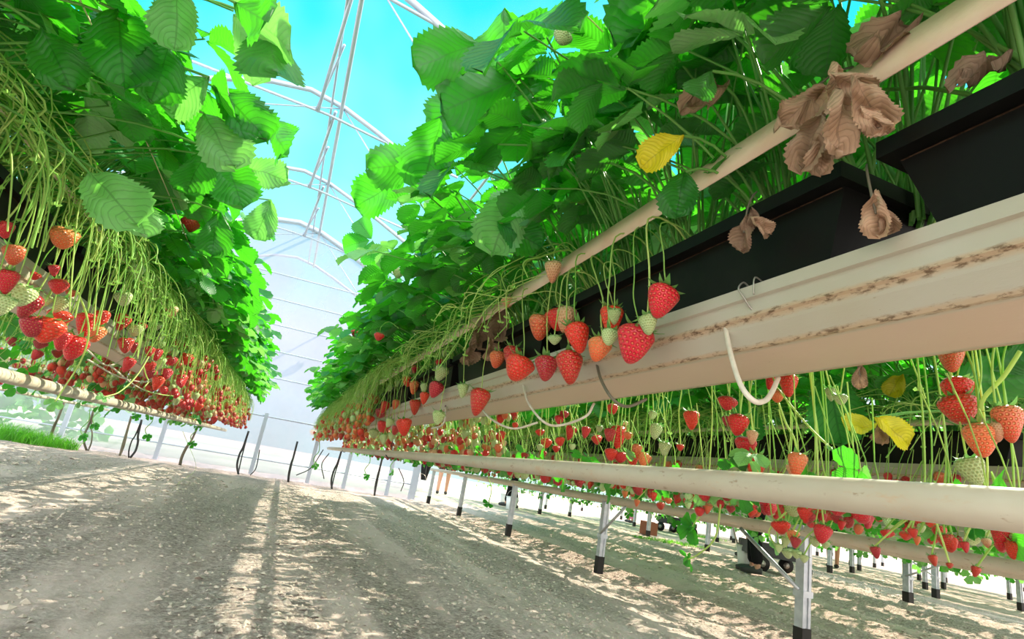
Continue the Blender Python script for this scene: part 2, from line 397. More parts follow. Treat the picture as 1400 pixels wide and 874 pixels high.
def make_plant_meshes(seed, nleaf=38, detail=(20, 6), yellow=.006, Lr=(.092, .14)):
    r = random.Random(seed); leaf = MB(); pet = MB()
    for i in range(nleaf):
        side = 1 if i % 2 else -1
        if r.random() < .8: phi = r.gauss(0, .55)
        else: phi = r.uniform(-PI/2, PI/2)
        out = Vector((side*math.cos(phi), math.sin(phi), 0))
        el = math.radians(r.uniform(26, 86)); D = r.uniform(.36, .66) if el < 1.1 else r.uniform(.36, .56)
        p0 = Vector((side*r.uniform(.0, .05), r.uniform(-.04, .04), 0))
        p2 = p0+out*D*math.cos(el)+Vector((0, 0, D*math.sin(el)))
        p1 = p0+Vector((0, 0, D*r.uniform(.35, .6)))+out*D*.12
        pts = bez(p0, p1, p2, 7); rad = r.uniform(.0022, .0032)
        pet.tube(pts, [rad*(1.25-.5*k/6) for k in range(7)], 5, c=r.random()*.8, cap=False)
        t = (pts[-1]-pts[-2]).normalized()
        d = (t*.35+out*.7+Vector((r.uniform(-.5, .5), r.uniform(-.5, .5), -r.uniform(.1, .9)))).normalized()
        n = (Vector((0, 0, 1))*r.uniform(.5, 1)+out*r.uniform(.2, .9)+Vector((r.uniform(-.35, .35), r.uniform(-.35, .35), 0)))
        x = r.random(); mi = 0 if x > .13 else 1
        if r.random() < yellow: mi = 2
        trifoliate(leaf, p2, d, n, r.uniform(*Lr), r, detail[0], detail[1], mi)
    # small inner leaves
    for i in range(4):
        side = r.choice((-1, 1)); out = Vector((side, r.uniform(-.8, .8), 0)).normalized(); D = r.uniform(.12, .3)
        p2 = out*D*.7+Vector((0, 0, D)); pet.tube(bez(Vector((0, 0, 0)), Vector((0, 0, D*.7)), p2, 5), .0022, 5, c=r.random(), cap=False)
        trifoliate(leaf, p2, out, Vector((0, 0, 1))+out*.4, r.uniform(.05, .08), r, detail[0], detail[1], 0)
    return leaf, pet

def make_truss_mesh(seed, n=22, sides=(-1, 1), short=None):
    """flower stalks that arch over the tape and hang down at both sides of the trough"""
    r = random.Random(seed); st = MB()
    for s in sides:
        for i in range(n if s != short else int(n*.6)):
            y0 = r.uniform(-.05, .05); ye = y0+r.gauss(0.04, .11)
            hx = r.uniform(.18, .23); zt = r.uniform(.10, .22); xe = r.uniform(.20, .34); zb = r.uniform(-.26, .04)
            if s == short: zb = r.uniform(-.13, .12); zt *= r.uniform(.7, 1.3); ye = y0+r.gauss(.10, .12)
            P = [Vector((s*.02, y0, 0)), Vector((s*hx*.6, y0*.5+ye*.2, zt)), Vector((s*(hx+.03), ye*.6, zt*.75)), Vector((s*(xe-.01)+r.uniform(-.03, .03), ye*.9+r.uniform(-.04, .04), (zt+zb)*.42)), Vector((s*xe+r.uniform(-.02, .02), ye, zb))]
            c = r.random(); pts = crom(P, 4)
            rad = r.choice((.0017, .002, .0024, .0034)); k = len(pts)
            st.tube(pts, [rad*(1.15-.5*j/k) for j in range(k)], 4, c=c, cap=False)
            if r.random() < .7:      # a side branch
                j = int(k*r.uniform(.5, .8)); a = pts[j]; e = a+Vector((s*r.uniform(0, .05), r.uniform(-.07, .07), -r.uniform(.04, .12)))
                st.tube(bez(a, a+Vector((s*.03, (e.y-a.y)*.8, .0)), e, 5), rad*.7, 4, c=c, cap=False)
                # bract and tiny calyx
                for q in range(4):
                    w = q*PI/2; dd = Vector((math.cos(w), math.sin(w), .3))*.011
                    st.add([e, e+dd*.6+Vector((0, 0, .004)), e+dd, e+dd*.6-Vector((0, 0, .003))], [(0, 1, 2, 3)], 0, None, .2)
    return st

RIM = .49+H
LEAFM = [M['leaf'], M['leaf_pale'], M['leaf_yellow'], M['leaf_dead']]
VAR = []
for k in range(6):
    a, b = make_plant_meshes(100+k)
    t = make_truss_mesh(200+k, 15)
    VAR.append((a.mesh('foliage', LEAFM), b.mesh('petioles', M['petiole']), t.mesh('fruit_stalks', M['peduncle']), make_truss_mesh(250+k, 10, (-1, 1), -1).mesh('fruit_stalks', M['peduncle']), make_truss_mesh(270+k, 2, (1,)).mesh('fruit_stalks', M['peduncle'])))
VARF = []
for k in range(4):
    a, b = make_plant_meshes(300+k, 40, (10, 2))
    t = make_truss_mesh(400+k, 14)
    VARF.append((a.mesh('foliage', LEAFM), b.mesh('petioles', M['petiole']), t.mesh('fruit_stalks', M['peduncle'])))

PLANTS = {}
def plant_row(row, c, y0, y1, step, near, label, group, near_label=None):
    y = y0; i = 0; r = random.Random(int(c*100)+77); PLANTS[row] = []
    while y < y1:
        x = c+r.uniform(-.03, .03); yy = y+r.uniform(-.03, .03)
        V = r.choice(VAR if y < near else VARF)
        t = thing('strawberry_plant', (x, yy, RIM-.035), label, 'plant', group, rz=r.choice((0, PI))+r.uniform(-.25, .25))
        s = r.uniform(.92, 1.08); t.scale = (1, 1, s) if row != 'second' else (1.5, 1.15, s)  # second row stretched sideways so its canopy narrows the sunlit strip on the soil
        link('foliage', V[0], t); link('petioles', V[1], t)
        fs_ = V[2]
        if row == 'right' and len(V) > 3: fs_ = V[4] if yy < 1.25 else V[3]
        if row == 'second' and len(V) > 3: fs_ = V[3]
        st_ = link('fruit_stalks', fs_, t); st_.rotation_euler = (0, 0, -t.rotation_euler.z)
        PLANTS[row].append(t); y += step*(1 if y < 6 else 1.4); i += 1
C0, C1, C2, CM = -.87, .735, 2.57, -2.5
YE = 10.1
plant_row('left', C0, .35, YE, .21, 3.6, 'leafy green strawberry plant in the trough row left of the dirt path', 'strawberry plants of the left row')
plant_row('right', C1, .12, YE, .21, 3.6, 'leafy green strawberry plant in the trough row right of the dirt path', 'strawberry plants of the right row')
plant_row('second', C2, .7, 8.5, .24, 2.6, 'strawberry plant in the second trough row, behind and below the near white gutter', 'strawberry plants of the second row')
plant_row('far left', CM, 3.5, YE, .3, 0, 'strawberry plant of the row beyond the left row', 'strawberry plants beyond the left row')

def own_label(t, label):
    t['label'] = label
    if 'group' in t: pass

# ------------------------------------------------------------------ troughs, gutters, pipes, tapes
def gutter(c, y0, y1, label):
    prof = [(-.115, .363), (-.115, .343), (-.109, .341), (-.107, .314), (-.103, .311), (-.098, .300), (-.080, .272), (-.04, .271), (0, .2705), (.04, .271), (.080, .272), (.098, .300), (.103, .311), (.107, .314), (.109, .341), (.115, .343), (.115, .363)]
    mb = MB(); n = len(prof); ys = np.linspace(y0, y1, 12)
    vv = [0, .1, .12, .33, .345, .42, .62, .8, 1, .8, .62, .42, .345, .33, .12, .1, 0]
    inner = [(x*.93, z+.006) for x, z in prof]; inner[0] = (-.108, .363); inner[-1] = (.108, .363)
    for P in (prof, inner):
        vs = [(c+x, y, z+H) for y in ys for x, z in P]; uv = [(y, vv[j]) for y in ys for j in range(n)]
        f = [(i*n+j, (i+1)*n+j, (i+1)*n+j+1, i*n+j+1) for i in range(len(ys)-1) for j in range(n-1)]
        mb.add(vs, f, 0, uv)
    for y in (y0, y1):
        vs = [(c+x, y, z+H) for x, z in prof]+[(c+x, y, z+H) for x, z in inner]
        mb.add(vs, [(j, j+1, n+j+1, n+j) for j in range(n-1)], 0, [(y, .5)]*(2*n))
    for s in (-1, 1):
        e = 0 if s < 0 else n-1
        vs = [(c+s*.115, y0, .363+H), (c+s*.115, y1, .363+H), (c+s*.108, y1, .363+H), (c+s*.108, y0, .363+H)]
        mb.add(vs, [(0, 1, 2, 3)], 0, [(0, .05)]*4)
    o = build('gutter', mb, M['gutter'], smooth=False)
    return tag(o, label, 'gutter')
gutter(C1, -.6, YE+.1, 'grimy off-white metal gutter running the length of the right plant row')
gutter(C0, .0, YE+.1, 'off-white metal gutter under the troughs of the left plant row')
gutter(C2, .2, 9.6, 'off-white gutter of the second row, seen just above the near beige pipe')
gutter(CM, 2.5, YE+.1, 'white gutter of the row beyond the left row')

def pipe(c, z, r, y0, y1, label, sag=0):
    mb = MB(); ys = np.linspace(y0, y1, 10)
    mb.tube([(c, y, z+H) for y in ys], r, 20)
    o = build('drain_pipe', mb, M['pipe']); return tag(o, label, 'pipe')
pipe(C1, .063, .0235, -.6, YE+.2, 'thick beige drain pipe under the right row gutter, crossing the lower right')
pipe(C0, .060, .0225, .2, YE+.2, 'grey beige drain pipe hanging under the left row gutter')
pipe(C2, .018, .026, .2, 10.4, 'beige pipe on the silver posts of the second row')
pipe(C2+.55, -.004, .024, .5, 10.4, 'beige pipe just behind and below the pipe on the silver posts')
pipe(CM, .055, .018, 3, YE+.2, 'thin grey pipe beyond the left row, just under its drain pipe')

def troughs(c, y0, y1, L, label, group, zig=False):
    r = random.Random(5)
    # one trough mesh, open box with a rolled rim and tapered sides
    mb = MB(); l = L-.05
    def ring(hx, hy, z): return [(-hx, -hy, z), (hx, -hy, z), (hx, hy, z), (-hx, hy, z)]
    rings = [ring(.092, l/2-.055, .352), ring(.108, l/2-.014, .470), ring(.132, l/2, .470), ring(.132, l/2, .494), ring(.124, l/2-.008, .494), ring(.112, l/2-.016, .470)]
    vs = [p for R in rings for p in R]; f = [(0, 3, 2, 1)]
    for k in range(5):
        for j in range(4): a = k*4+j; b = k*4+(j+1) % 4; f.append((a, b, b+4, a+4))
    mb.add(vs, f, 0)
    me1 = mb.mesh('shell', M['pot'], False)
    ms = MB(); ms.add(ring(.111, l/2-.017, .468), [(0, 1, 2, 3)], 0); me2 = ms.mesh('potting_soil', M['soil'], False)
    y = y0; k = 0
    while y < y1:
        t = thing('planter_trough', (c, y+L/2, H), label, 'planter', group)
        link('shell', me1, t); link('potting_soil', me2, t); y += L; k += 1
        yield t
TR = list(troughs(C1, at(1186, 290, .62).y-1.0, YE, 1.0, 'black plastic planting trough farther along the right row gutter', 'black troughs on the right row'))
tag(TR[0], 'large black trough at the upper right edge, nearest of its row'); TR[0].pop('group') if 'group' in TR[0] else None
tag(TR[1], 'black trough left of the gap, second along the right gutter'); del TR[1]['group']
list(troughs(C0, .1, YE, 1.0, 'black planting trough half hidden on the left row gutter', 'black troughs on the left row'))
list(troughs(C2, .3, 9.5, 1.0, 'black planting trough on the gutter of the second row', 'black troughs on the second row'))

def tape(c, s, y0, y1, label, zc=.583, w=.03, x=.165):
    mb = MB(); ys = np.linspace(y0, y1, 40); vs = []; 
    for i, y in enumerate(ys):
        wob = .004*math.sin(y*2.1+c)
        for dx in (0, .0025):
            for dz in (-1, 1): vs.append((c+s*(x-(.012 if dz > 0 else 0))+wob+dx, y, H+zc+dz*w+wob*.8))
    f = []
    for i in range(len(ys)-1):
        a = i*4; b = a+4
        f += [(a, b, b+1, a+1), (a+2, a+3, b+3, b+2), (a, a+2, b+2, b), (a+1, b+1, b+3, a+3)]
    mb.add(vs, f); tag(build('support_tape', mb, M['tape']), label, 'tape')
tape(C1, -1, -.5, YE, 'wide beige tape holding up the leaves above the right troughs')
tape(C1, 1, -.5, YE, 'beige tape along the back of the right row plants', w=.02)
tape(C0, 1, .2, YE, 'beige tape along the near side of the left row plants', w=.012, zc=.56)
tape(C2, -1, .4, 9.5, 'thin pale tape above the black troughs of the second row', zc=.525, w=.013)
for c, s, X, Z, lab in ((C1, 1, .45, .85, 'thin twine running diagonally across the leaves of the right row'), (C0, 1, -.52, .68, 'thin twine stretched in front of the left row plants')):
    mb = MB(); mb.tube([(X, y, H+Z-.01*math.sin(y*3)) for y in np.linspace(-.2, 9.8, 24)], .0016, 5)
    tag(build('support_twine', mb, M['string']), lab, 'twine')

# wire hook on the near gutter, black pipe hooks
mb = MB()
a = at(1014, 392, .617); b = at(1031, 426, .632)
mb.tube(crom([a+Vector((.02, 0, .0)), a+Vector((.004, 0, .008)), a+Vector((-.006, 0, -.005)), (a+b)/2+Vector((-.008, 0, 0)), b+Vector((-.004, .0, .002)), b+Vector((.006, -.01, -.003))], 5), .0016, 6)
a2 = at(1034, 385, .617); mb.tube(crom([a2+Vector((.02, 0, 0)), a2+Vector((-.003, 0, .006)), a2+Vector((-.004, 0, -.02)), at(1031, 402, .616)], 5), .0013, 6)
tag(build('wire_hook', mb, M['wire']), 'bent steel wire hook clipped on the lip of the near white gutter', 'hook')
def pipe_hook(y, lab, c=C1):
    mb = MB(); z0 = H+.063
    mb.tube(crom([(c, y, z0+.2), (c, y, z0+.05), (c+.027, y, z0+.02), (c+.028, y, z0-.005), (c, y, z0-.031), (c-.03, y, z0-.012)], 5), .0035, 6)
    tag(build('pipe_hanger', mb, M['hose_black']), lab, 'hook')
pipe_hook(at(533, 622, C1).y, 'black hook holding the beige pipe near the far left end of the right row')
pipe_hook(at(470, 620, C1).y, 'smaller black hook on the beige pipe, farther away')

# drain hoses with grommets
def hose(pts, r, m, lab, cap=None, group=None):
    P = crom(pts, 6); t = thing('drain_hose', P[0], lab, 'hose', group)
    mb = MB(); mb.tube([p-P[0] for p in P], r, 8); build('tube', mb, m, t)
    if cap:
        g = MB(); d = (P[1]-P[0]).normalized(); 
        g.tube([-d*cap*.8, -d*cap*.3, d*.001, d*cap*.5], [cap, cap*1.15, cap*1.05, cap*.7], 12); o = build('grommet', g, M['purple'], t); o['label'] = 'dark purple rubber grommet'
    return t
hose([at(991, 441, .640), at(998, 480, .625), at(1012, 525, .61), at(1030, 548, .62), at(1046, 548, .66), at(1056, 535, .70), at(1064, 517, .735)], .0042, M['hose'], 'white hose looping down from the purple grommet on the near gutter', .0085)
hose([at(815, 494, .645), at(822, 520, .62), at(838, 546, .62), at(858, 556, .67), at(884, 546, .72)], .0035, M['hose_dark'], 'dark brown hose looping under the near gutter beside the red berries', .007)
hose([at(715, 524, .645), at(722, 550, .62), at(742, 576, .63), at(764, 582, .68), at(800, 570, .71), at(812, 552, .735)], .0034, M['hose'], 'white hose looping under the gutter between two groups of berries', .006)
hose([at(650, 545, .645), at(668, 570, .63), at(700, 586, .66), at(735, 578, .71)], .0034, M['hose'], 'pale hose under the gutter, starting behind the lone dark strawberry', .006)
hose([at(610, 556, .645), at(606, 580, .63), at(590, 586, .68)], .004, M['hose'], 'short pale hose at the far part of the right gutter', .006)
for k, q in enumerate([[(118, 478), (150, 500), (185, 478)], [(120, 492), (165, 516), (205, 522), (225, 508)], [(150, 500), (190, 530), (222, 538), (250, 525)], [(230, 520), (262, 545), (285, 560)]]):
    hose([at(x, y, C0+.10-.03*i) for i, (x, y) in enumerate(q)], .0036, M['hose'],
         ['white hose curving under the left gutter beside the nearest berries', 'long sagging white hose under the left gutter', 'white hose under the left gutter, lowest of its loops', 'white hose under the left gutter among the far berries'][k])

# ------------------------------------------------------------------ strawberries
def berry_mesh(seed, nu=22, nv=16, mi=0):
    r = random.Random(seed); kind = seed % 5; mb = MB()
    wd = [1.0, .92, 1.08, .98, 1.12][kind]; sh = [1.0, .8, 1.25, .9, .65][kind]; Lh = [1.12, 1.3, .98, 1.18, .9][kind]
    vs = []; uv = []; fl = r.uniform(.85, 1.0); lob = r.uniform(0, .06)
    for i in range(nv+1):
        v = i/nv                                   # 0 tip, 1 top
        t = v*PI
        vm_ = [.70, .76, .66, .74, .62][kind]
        zz_ = .5-.5*math.cos(v*PI)
        w = .53*wd*min(1, zz_/vm_)**(.50/sh**.3)*(math.sqrt(max(0, 1-((zz_-vm_)/(1-vm_))**2)) if zz_ > vm_ else 1)
        z = (zz_-1)*Lh
        if v > .85: z -= (v-.85)*.5
        for j in range(nu+1):
            a = 2*PI*j/nu; k = 1+lob*math.sin(2*a+seed)+.03*math.sin(3*a+2*v*3+seed)
            vs.append((w*math.cos(a)*k, w*math.sin(a)*fl*k, z)); uv.append((j/nu, v))
    f = [(i*(nu+1)+j, i*(nu+1)+j+1, (i+1)*(nu+1)+j+1, (i+1)*(nu+1)+j) for i in range(nv) for j in range(nu)]
    mb.add(vs, f, mi, uv); return mb
def calyx_mesh(seed):
    r = random.Random(seed); mb = MB(); n = 10
    for i in range(n):
        a = 2*PI*i/n+r.uniform(-.2, .2); L = r.uniform(.38, .56); up = r.uniform(-.3, .65); c = r.uniform(0, .5)
        d = Vector((math.cos(a), math.sin(a), 0)); s = Vector((-math.sin(a), math.cos(a), 0)); w = r.uniform(.07, .11)
        P = [Vector((0, 0, -.03))+d*.03]
        vs = []
        for k in range(5):
            t = k/4; p = d*(.04+L*t)+Vector((0, 0, -.03-.10*math.sin(t*2.2)+up*.5*t*t)); ww = w*math.sin(PI*min(1, .18+t*.82))
            vs += [p-s*ww, p+Vector((0, 0, -.012)), p+s*ww]
        mb.add(vs, [(k*3+q, k*3+q+1, k*3+q+4, k*3+q+3) for k in range(4) for q in (0, 1)], 0, None, c)
    return mb
M['calyx'] = stem_mat('calyx_green', (.10, .34, .07), (.3, .52, .16), .3)
KEYS = {'r': 'b_ripe', 'd': 'b_dark', 'o': 'b_orange', 't': 'b_turn', 'g': 'b_green'}
BM = {}
for key, mn in KEYS.items():
    for s in range(5):
        BM[key, s] = berry_mesh(s+10).mesh('fruit', M[mn])
CX = [calyx_mesh(50+s).mesh('calyx', M['calyx']) for s in range(4)]
rb = random.Random(11); NB = 0
WORDS = {'r': 'red', 'd': 'deep red', 'o': 'orange-red', 't': 'half-ripe pale orange', 'g': 'unripe green'}
def strawberry(P, size, key, label, group, side, c, stem_top=None, tilt=.25, bundle=None):
    """P centre of the fruit; side -1/+1 which way it hangs from row centre c"""
    global NB; NB += 1
    q = Matrix.Rotation(rb.uniform(0, 6.28), 4, 'Z')
    tl = Matrix.Rotation(rb.uniform(-tilt, tilt), 4, 'X') @ Matrix.Rotation(rb.uniform(-tilt, tilt), 4, 'Y')
    s = size*1.0
    top = P+Vector((0, 0, .5*s))
    t = thing('strawberry', top, label, 'strawberry', group)
    fr = link('fruit', BM[key, rb.randrange(5)], t); fr.matrix_local = tl @ q @ Matrix.Scale(s, 4)
    cs = s*(1.2 if key != 'g' or s > .04 else 1.4)
    cl = link('calyx', rb.choice(CX), t); cl.matrix_local = tl @ Matrix.Rotation(rb.uniform(0, 6), 4, 'Z') @ Matrix.Scale(cs, 4)
    # stalk up to the crown of the plant behind
    mb = MB(); e = Vector((c+side*.15, top.y+rb.uniform(-.08, .12), RIM+rb.uniform(.02, .10))) if stem_top is None else stem_top
    e = e-top
    if e.z > .05:
        m1 = Vector((e.x*.15-side*-.01+rb.uniform(-.012, .012), e.y*.25, e.z*.45)); m2 = Vector((e.x*.45+side*.02, e.y*.65, e.z*.92))
        pts = crom([Vector((0, 0, -.02*s)), m1*.5+Vector((rb.uniform(-.008, .008), rb.uniform(-.008, .008), 0)), m1, m2, e+Vector((-side*.03, 0, .0)), e+Vector((-side*.09, 0, -.05))], 4)
    else:
        pts = crom([Vector((0, 0, -.02*s)), Vector((0, 0, .03)), Vector((-side*.03, 0, .06)), Vector((-side*.08, 0, .04))], 4)
    if bundle is not None and e.z > .05:
        dy = bundle-top.y; bx_ = rb.uniform(-.012, .012)
        pts = crom([Vector((0, 0, -.02*s)), Vector((0, dy*.35, .035)), Vector((bx_, dy*.9, .085))] if rb.random() < .6 else [Vector((0, 0, -.02*s)), Vector((0, dy*.35, .035)), Vector((bx_, dy*.9, .085)), Vector((bx_*.7+e.x*.1, dy+bx_, e.z*.5)), Vector((e.x*.5+side*.02, dy+bx_, e.z*.9)), Vector((e.x-side*.05, dy, e.z-.02))], 4)
    mb.tube(pts, rb.uniform(.0013, .0020), 5, c=rb.random(), cap=False); build('stalk', mb, M['peduncle'], t)
    return t

def hero(px, py, wpx, key, X, side, c, label, group=None, grow=1.0, **k):
    p = at(px, py, X); s = wpx*depth(p)/F_PX*grow*1.02
    return strawberry(p, s, key, label, group, side, c, **k)

# right row, near side: each one that can be singled out
XR = .585
R_HERO = [
 (909, 411, 42, 'r', .56, 'large bright red strawberry hanging against the black trough, rightmost on the near gutter'),
 (872, 468, 50, 'r', .575, 'biggest red strawberry, hanging over the white gutter below the green one'),
 (884, 443, 26, 'g', .545, 'small green strawberry in front of the biggest red one'),
 (836, 433, 34, 'r', .59, 'red strawberry hidden behind two small green berries'),
 (839, 430, 20, 'g', .56, 'upper of two small green berries in front of a red strawberry'),
 (833, 461, 22, 'g', .56, 'lower of two small green berries, above the orange strawberry'),
 (822, 478, 32, 'o', .58, 'orange strawberry touching the lip of the white gutter'),
 (785, 460, 37, 'r', .56, 'shiny red strawberry with a raised green calyx, in front of the black trough'),
 (757, 465, 16, 'g', .565, 'pale half-green strawberry squeezed left of the shiny red one'),
 (775, 434, 32, 't', .60, 'pale orange strawberry at the back of the middle bunch'),
 (762, 438, 36, 'r', .595, 'red strawberry in the middle bunch behind a pale stalk'),
 (738, 444, 34, 'o', .58, 'orange strawberry on the left of the middle bunch'),
 (776, 500, 40, 'd', .575, 'deep red round strawberry, rightmost of the three in front of the gutter'),
 (746, 503, 31, 'd', .585, 'narrow deep red strawberry, middle one of the three in front of the gutter'),
 (713, 505, 38, 'r', .565, 'red strawberry, leftmost of the three in front of the gutter'),
 (701, 485, 25, 'd', .60, 'dark red strawberry half behind the leftmost of three in front of the gutter'),
 (680, 492, 22, 'o', .60, 'small orange strawberry beside the dark one above the gutter lip'),
 (656, 546, 30, 'd', .57, 'lone deep red strawberry hanging below the gutter lip'),
 (755, 367, 25, 't', .54, 'pale orange strawberry among stalks below the beige tape'),
 (692, 414, 16, 't', .56, 'tiny pale strawberry with spread sepals left of the tape'),
 (770, 53, 23, 'g', .30, 'single cream green strawberry high among the dark leaves'),
 (545, 375, 17, 'g', .30, 'lone pale strawberry among the leaves beside the roof gap'),
 (606, 510, 20, 'g', .57, 'green strawberry with large sepals at the end of the visible gutter lip'),
 (600, 570, 18, 'g', .57, 'long pale green strawberry hanging under the gutter edge'),
 (632, 533, 17, 'g', .58, 'small green strawberry left of the lone deep red one'),
 (598, 533, 21, 'r', .58, 'red strawberry directly under the green one with large sepals'),
 (550, 582, 21, 'r', .58, 'red pointed strawberry low at the left end of the gutter'),
 (566, 554, 17, 'd', .59, 'deep red strawberry between two orange ones and the low pointed one'),
 (486, 457, 11, 'r', .26, 'small red strawberry up among the left leaves of the right row'),
 (518, 461, 13, 'r', .29, 'second small red strawberry up among the leaves, right of its neighbour'),
]
for px, py, w, key, X, lab in R_HERO: hero(px, py, w, key, X, -1, C1, lab)
GA = 'strawberries in the crowded far end of the right row'
for px, py, w, key in [(559, 523, 16, 'r'), (566, 528, 15, 'o'), (579, 530, 12, 'g'), (580, 543, 15, 'r'), (514, 546, 14, 'o'), (542, 553, 12, 'o'), (528, 556, 14, 'r'), (491, 561, 11, 't'), (506, 564, 12, 't'), (522, 567, 15, 'd'), (504, 577, 11, 'g'), (483, 576, 10, 'g'), (525, 584, 17, 'r'), (534, 578, 11, 'g'), (511, 593, 13, 'g'), (523, 600, 12, 'g'), (536, 597, 10, 'g'), (458, 580, 12, 'g'), (465, 563, 13, 'g'), (471, 574, 14, 'r'), (462, 590, 11, 'd'), (439, 580, 8, 'g'), (444, 588, 9, 'r'), (432, 584, 8, 'd'), (428, 592, 8, 't'), (543, 524, 8, 'g'), (534, 531, 8, 'g'), (514, 531, 9, 'g'), (567, 504, 10, 'r'), (561, 508, 9, 'g'), (577, 486, 9, 'g'), (499, 461, 9, 'g'), (470, 472, 9, 'g'), (550, 421, 10, 'r'), (608, 482, 9, 'g'), (600, 498, 14, 'd'), (450, 585, 9, 'r'), (477, 586, 9, 'r'), (497, 590, 11, 'd'), (542, 588, 12, 'd')]:
    hero(px, py, w, key, rb.uniform(.56, .61), -1, C1, WORDS[key]+' strawberry in the crowded bunches where the right gutter narrows away', GA+' ('+WORDS[key]+')')

# right row, far side: they hang behind the gutter and show below it
R_BACK = [
 (945, 572, 23, 'r', 'red strawberry hanging alone below the gutter, left of the bright stalks'),
 (909, 612, 17, 'g', 'round green strawberry just above the beige pipe'),
 (897, 590, 19, 'g', 'pale green strawberry above the round green one'),
 (996, 553, 22, 'r', 'red strawberry at the top of the tall bunch right of centre'),
 (1011, 580, 27, 'r', 'plump red strawberry in the middle of the tall bunch right of centre'),
 (997, 578, 16, 'd', 'dark strawberry beside the plump red one in the tall bunch'),
 (1029, 597, 16, 't', 'half-ripe strawberry low in the tall bunch right of centre'),
 (1020, 610, 27, 'r', 'red strawberry near the bottom of the tall bunch'),
 (1032, 636, 30, 'r', 'red strawberry resting at the top edge of the beige pipe, lowest of the tall bunch'),
 (1077, 525, 26, 'r', 'red strawberry right of the white hose loop, under the gutter'),
 (1057, 522, 18, 'r', 'red strawberry behind the white hose loop'),
 (1062, 542, 18, 'o', 'orange strawberry inside the white hose loop'),
 (1091, 632, 27, 'o', 'orange strawberry with a pale top touching the beige pipe'),
 (1080, 641, 13, 't', 'small pale strawberry left of the orange one on the beige pipe'),
 (1135, 538, 15, 'g', 'left one of two small green berries before the dark leaf'),
 (1149, 546, 16, 'g', 'right one of two small green berries before the dark leaf'),
 (1309, 534, 35, 'r', 'red strawberry behind the darker one at the far right'),
 (1306, 560, 42, 'd', 'large deep red strawberry at the far right under the gutter'),
 (1300, 492, 32, 'o', 'orange strawberry cut off by the gutter edge at the far right'),
 (1376, 574, 40, 'o', 'wide pale orange strawberry at the right edge'),
 (1341, 600, 42, 'o', 'big pale orange strawberry pointing down at the far right'),
 (1365, 588, 22, 't', 'half-ripe strawberry between two big pale orange ones'),
 (1322, 641, 35, 'g', 'large white-green strawberry with spread sepals at the far right'),
 (836, 560, 15, 'r', 'red strawberry under the gutter above the bright stalks'),
 (844, 594, 25, 'r', 'big red strawberry on the bright stalks above the beige pipe'),
]
for px, py, w, key, lab in R_BACK: hero(px, py, w, key, rb.uniform(.97, 1.02), 1, C1, lab, grow=1.0)
GB = 'strawberries behind the near gutter above the beige pipe'
for px, py, w, key in [(644, 580, 9, 'r'), (649, 588, 10, 'r'), (627, 597, 9, 'r'), (649, 602, 10, 'g'), (674, 594, 11, 'r'), (667, 601, 11, 'd'), (686, 595, 12, 'r'), (675, 609, 11, 'r'), (688, 615, 9, 'g'), (704, 582, 9, 'r'), (694, 568, 6, 'g'), (764, 574, 13, 'r'), (771, 568, 12, 'd'), (737, 592, 11, 'r'), (747, 607, 14, 'r'), (738, 612, 9, 'g'), (764, 604, 13, 'r'), (760, 614, 10, 'r'), (782, 590, 17, 'r'), (801, 590, 14, 'r'), (814, 602, 15, 'r'), (819, 586, 10, 'g'), (782, 611, 9, 'g'), (834, 594, 16, 'd'), (859, 597, 12, 'o'), (893, 568, 11, 'g'), (836, 622, 17, 'r'), (848, 627, 17, 'r'), (862, 626, 17, 'r'), (872, 615, 15, 'o'), (879, 627, 17, 'o'), (886, 628, 11, 'o'), (717, 624, 10, 'd'), (743, 621, 11, 'd'), (930, 612, 10, 'r'), (1328, 579, 10, 'o'), (854, 580, 9, 't'), (600, 596, 9, 't'), (606, 602, 9, 'r'), (590, 600, 10, 'r'), (596, 608, 9, 'd'), (578, 600, 10, 't'), (566, 600, 9, 'r'), (611, 585, 8, 't'), (583, 590, 8, 'g'), (622, 610, 8, 'g')]:
    hero(px, py, w, key, rb.uniform(.97, 1.05), 1, C1, WORDS[key]+' strawberry hanging between the near gutter and the beige pipe', GB+' ('+WORDS[key]+')')
R_LOW = [
 (1066, 722, 21, 'r', 'red strawberry left of the pale ones in front of the silver post'),
 (1084, 733, 16, 'o', 'orange strawberry in the bunch in front of the silver post'),
 (1126, 729, 23, 'r', 'red heart-shaped strawberry hanging right of the silver post'),
 (1372, 736, 28, 'r', 'large red strawberry under the beige pipe at the right edge'),
 (1392, 738, 22, 'g', 'green strawberry under the beige pipe at the right edge'),
 (956, 700, 13, 'r', 'small red pointed strawberry in front of the posts pipe'),
 (902, 692, 11, 'd', 'small dark strawberry with a light tip in front of the posts pipe'),
 (1196, 754, 14, 'd', 'lone dark strawberry below the second pipe, right of the silver post'),
]
BUND = [at(px, 700, 1.05).y for px in (1350, 1272, 1112, 1050, 962, 880)]
def bundle_y(px, py): y = at(px, py, 1.06).y; return min(BUND, key=lambda b: abs(b-y))
for px, py, w, key, lab in R_LOW: hero(px, py, w, key, 1.06, 1, C1, lab, bundle=bundle_y(px, py))
GC = 'strawberries hanging under the beige pipe at lower right'
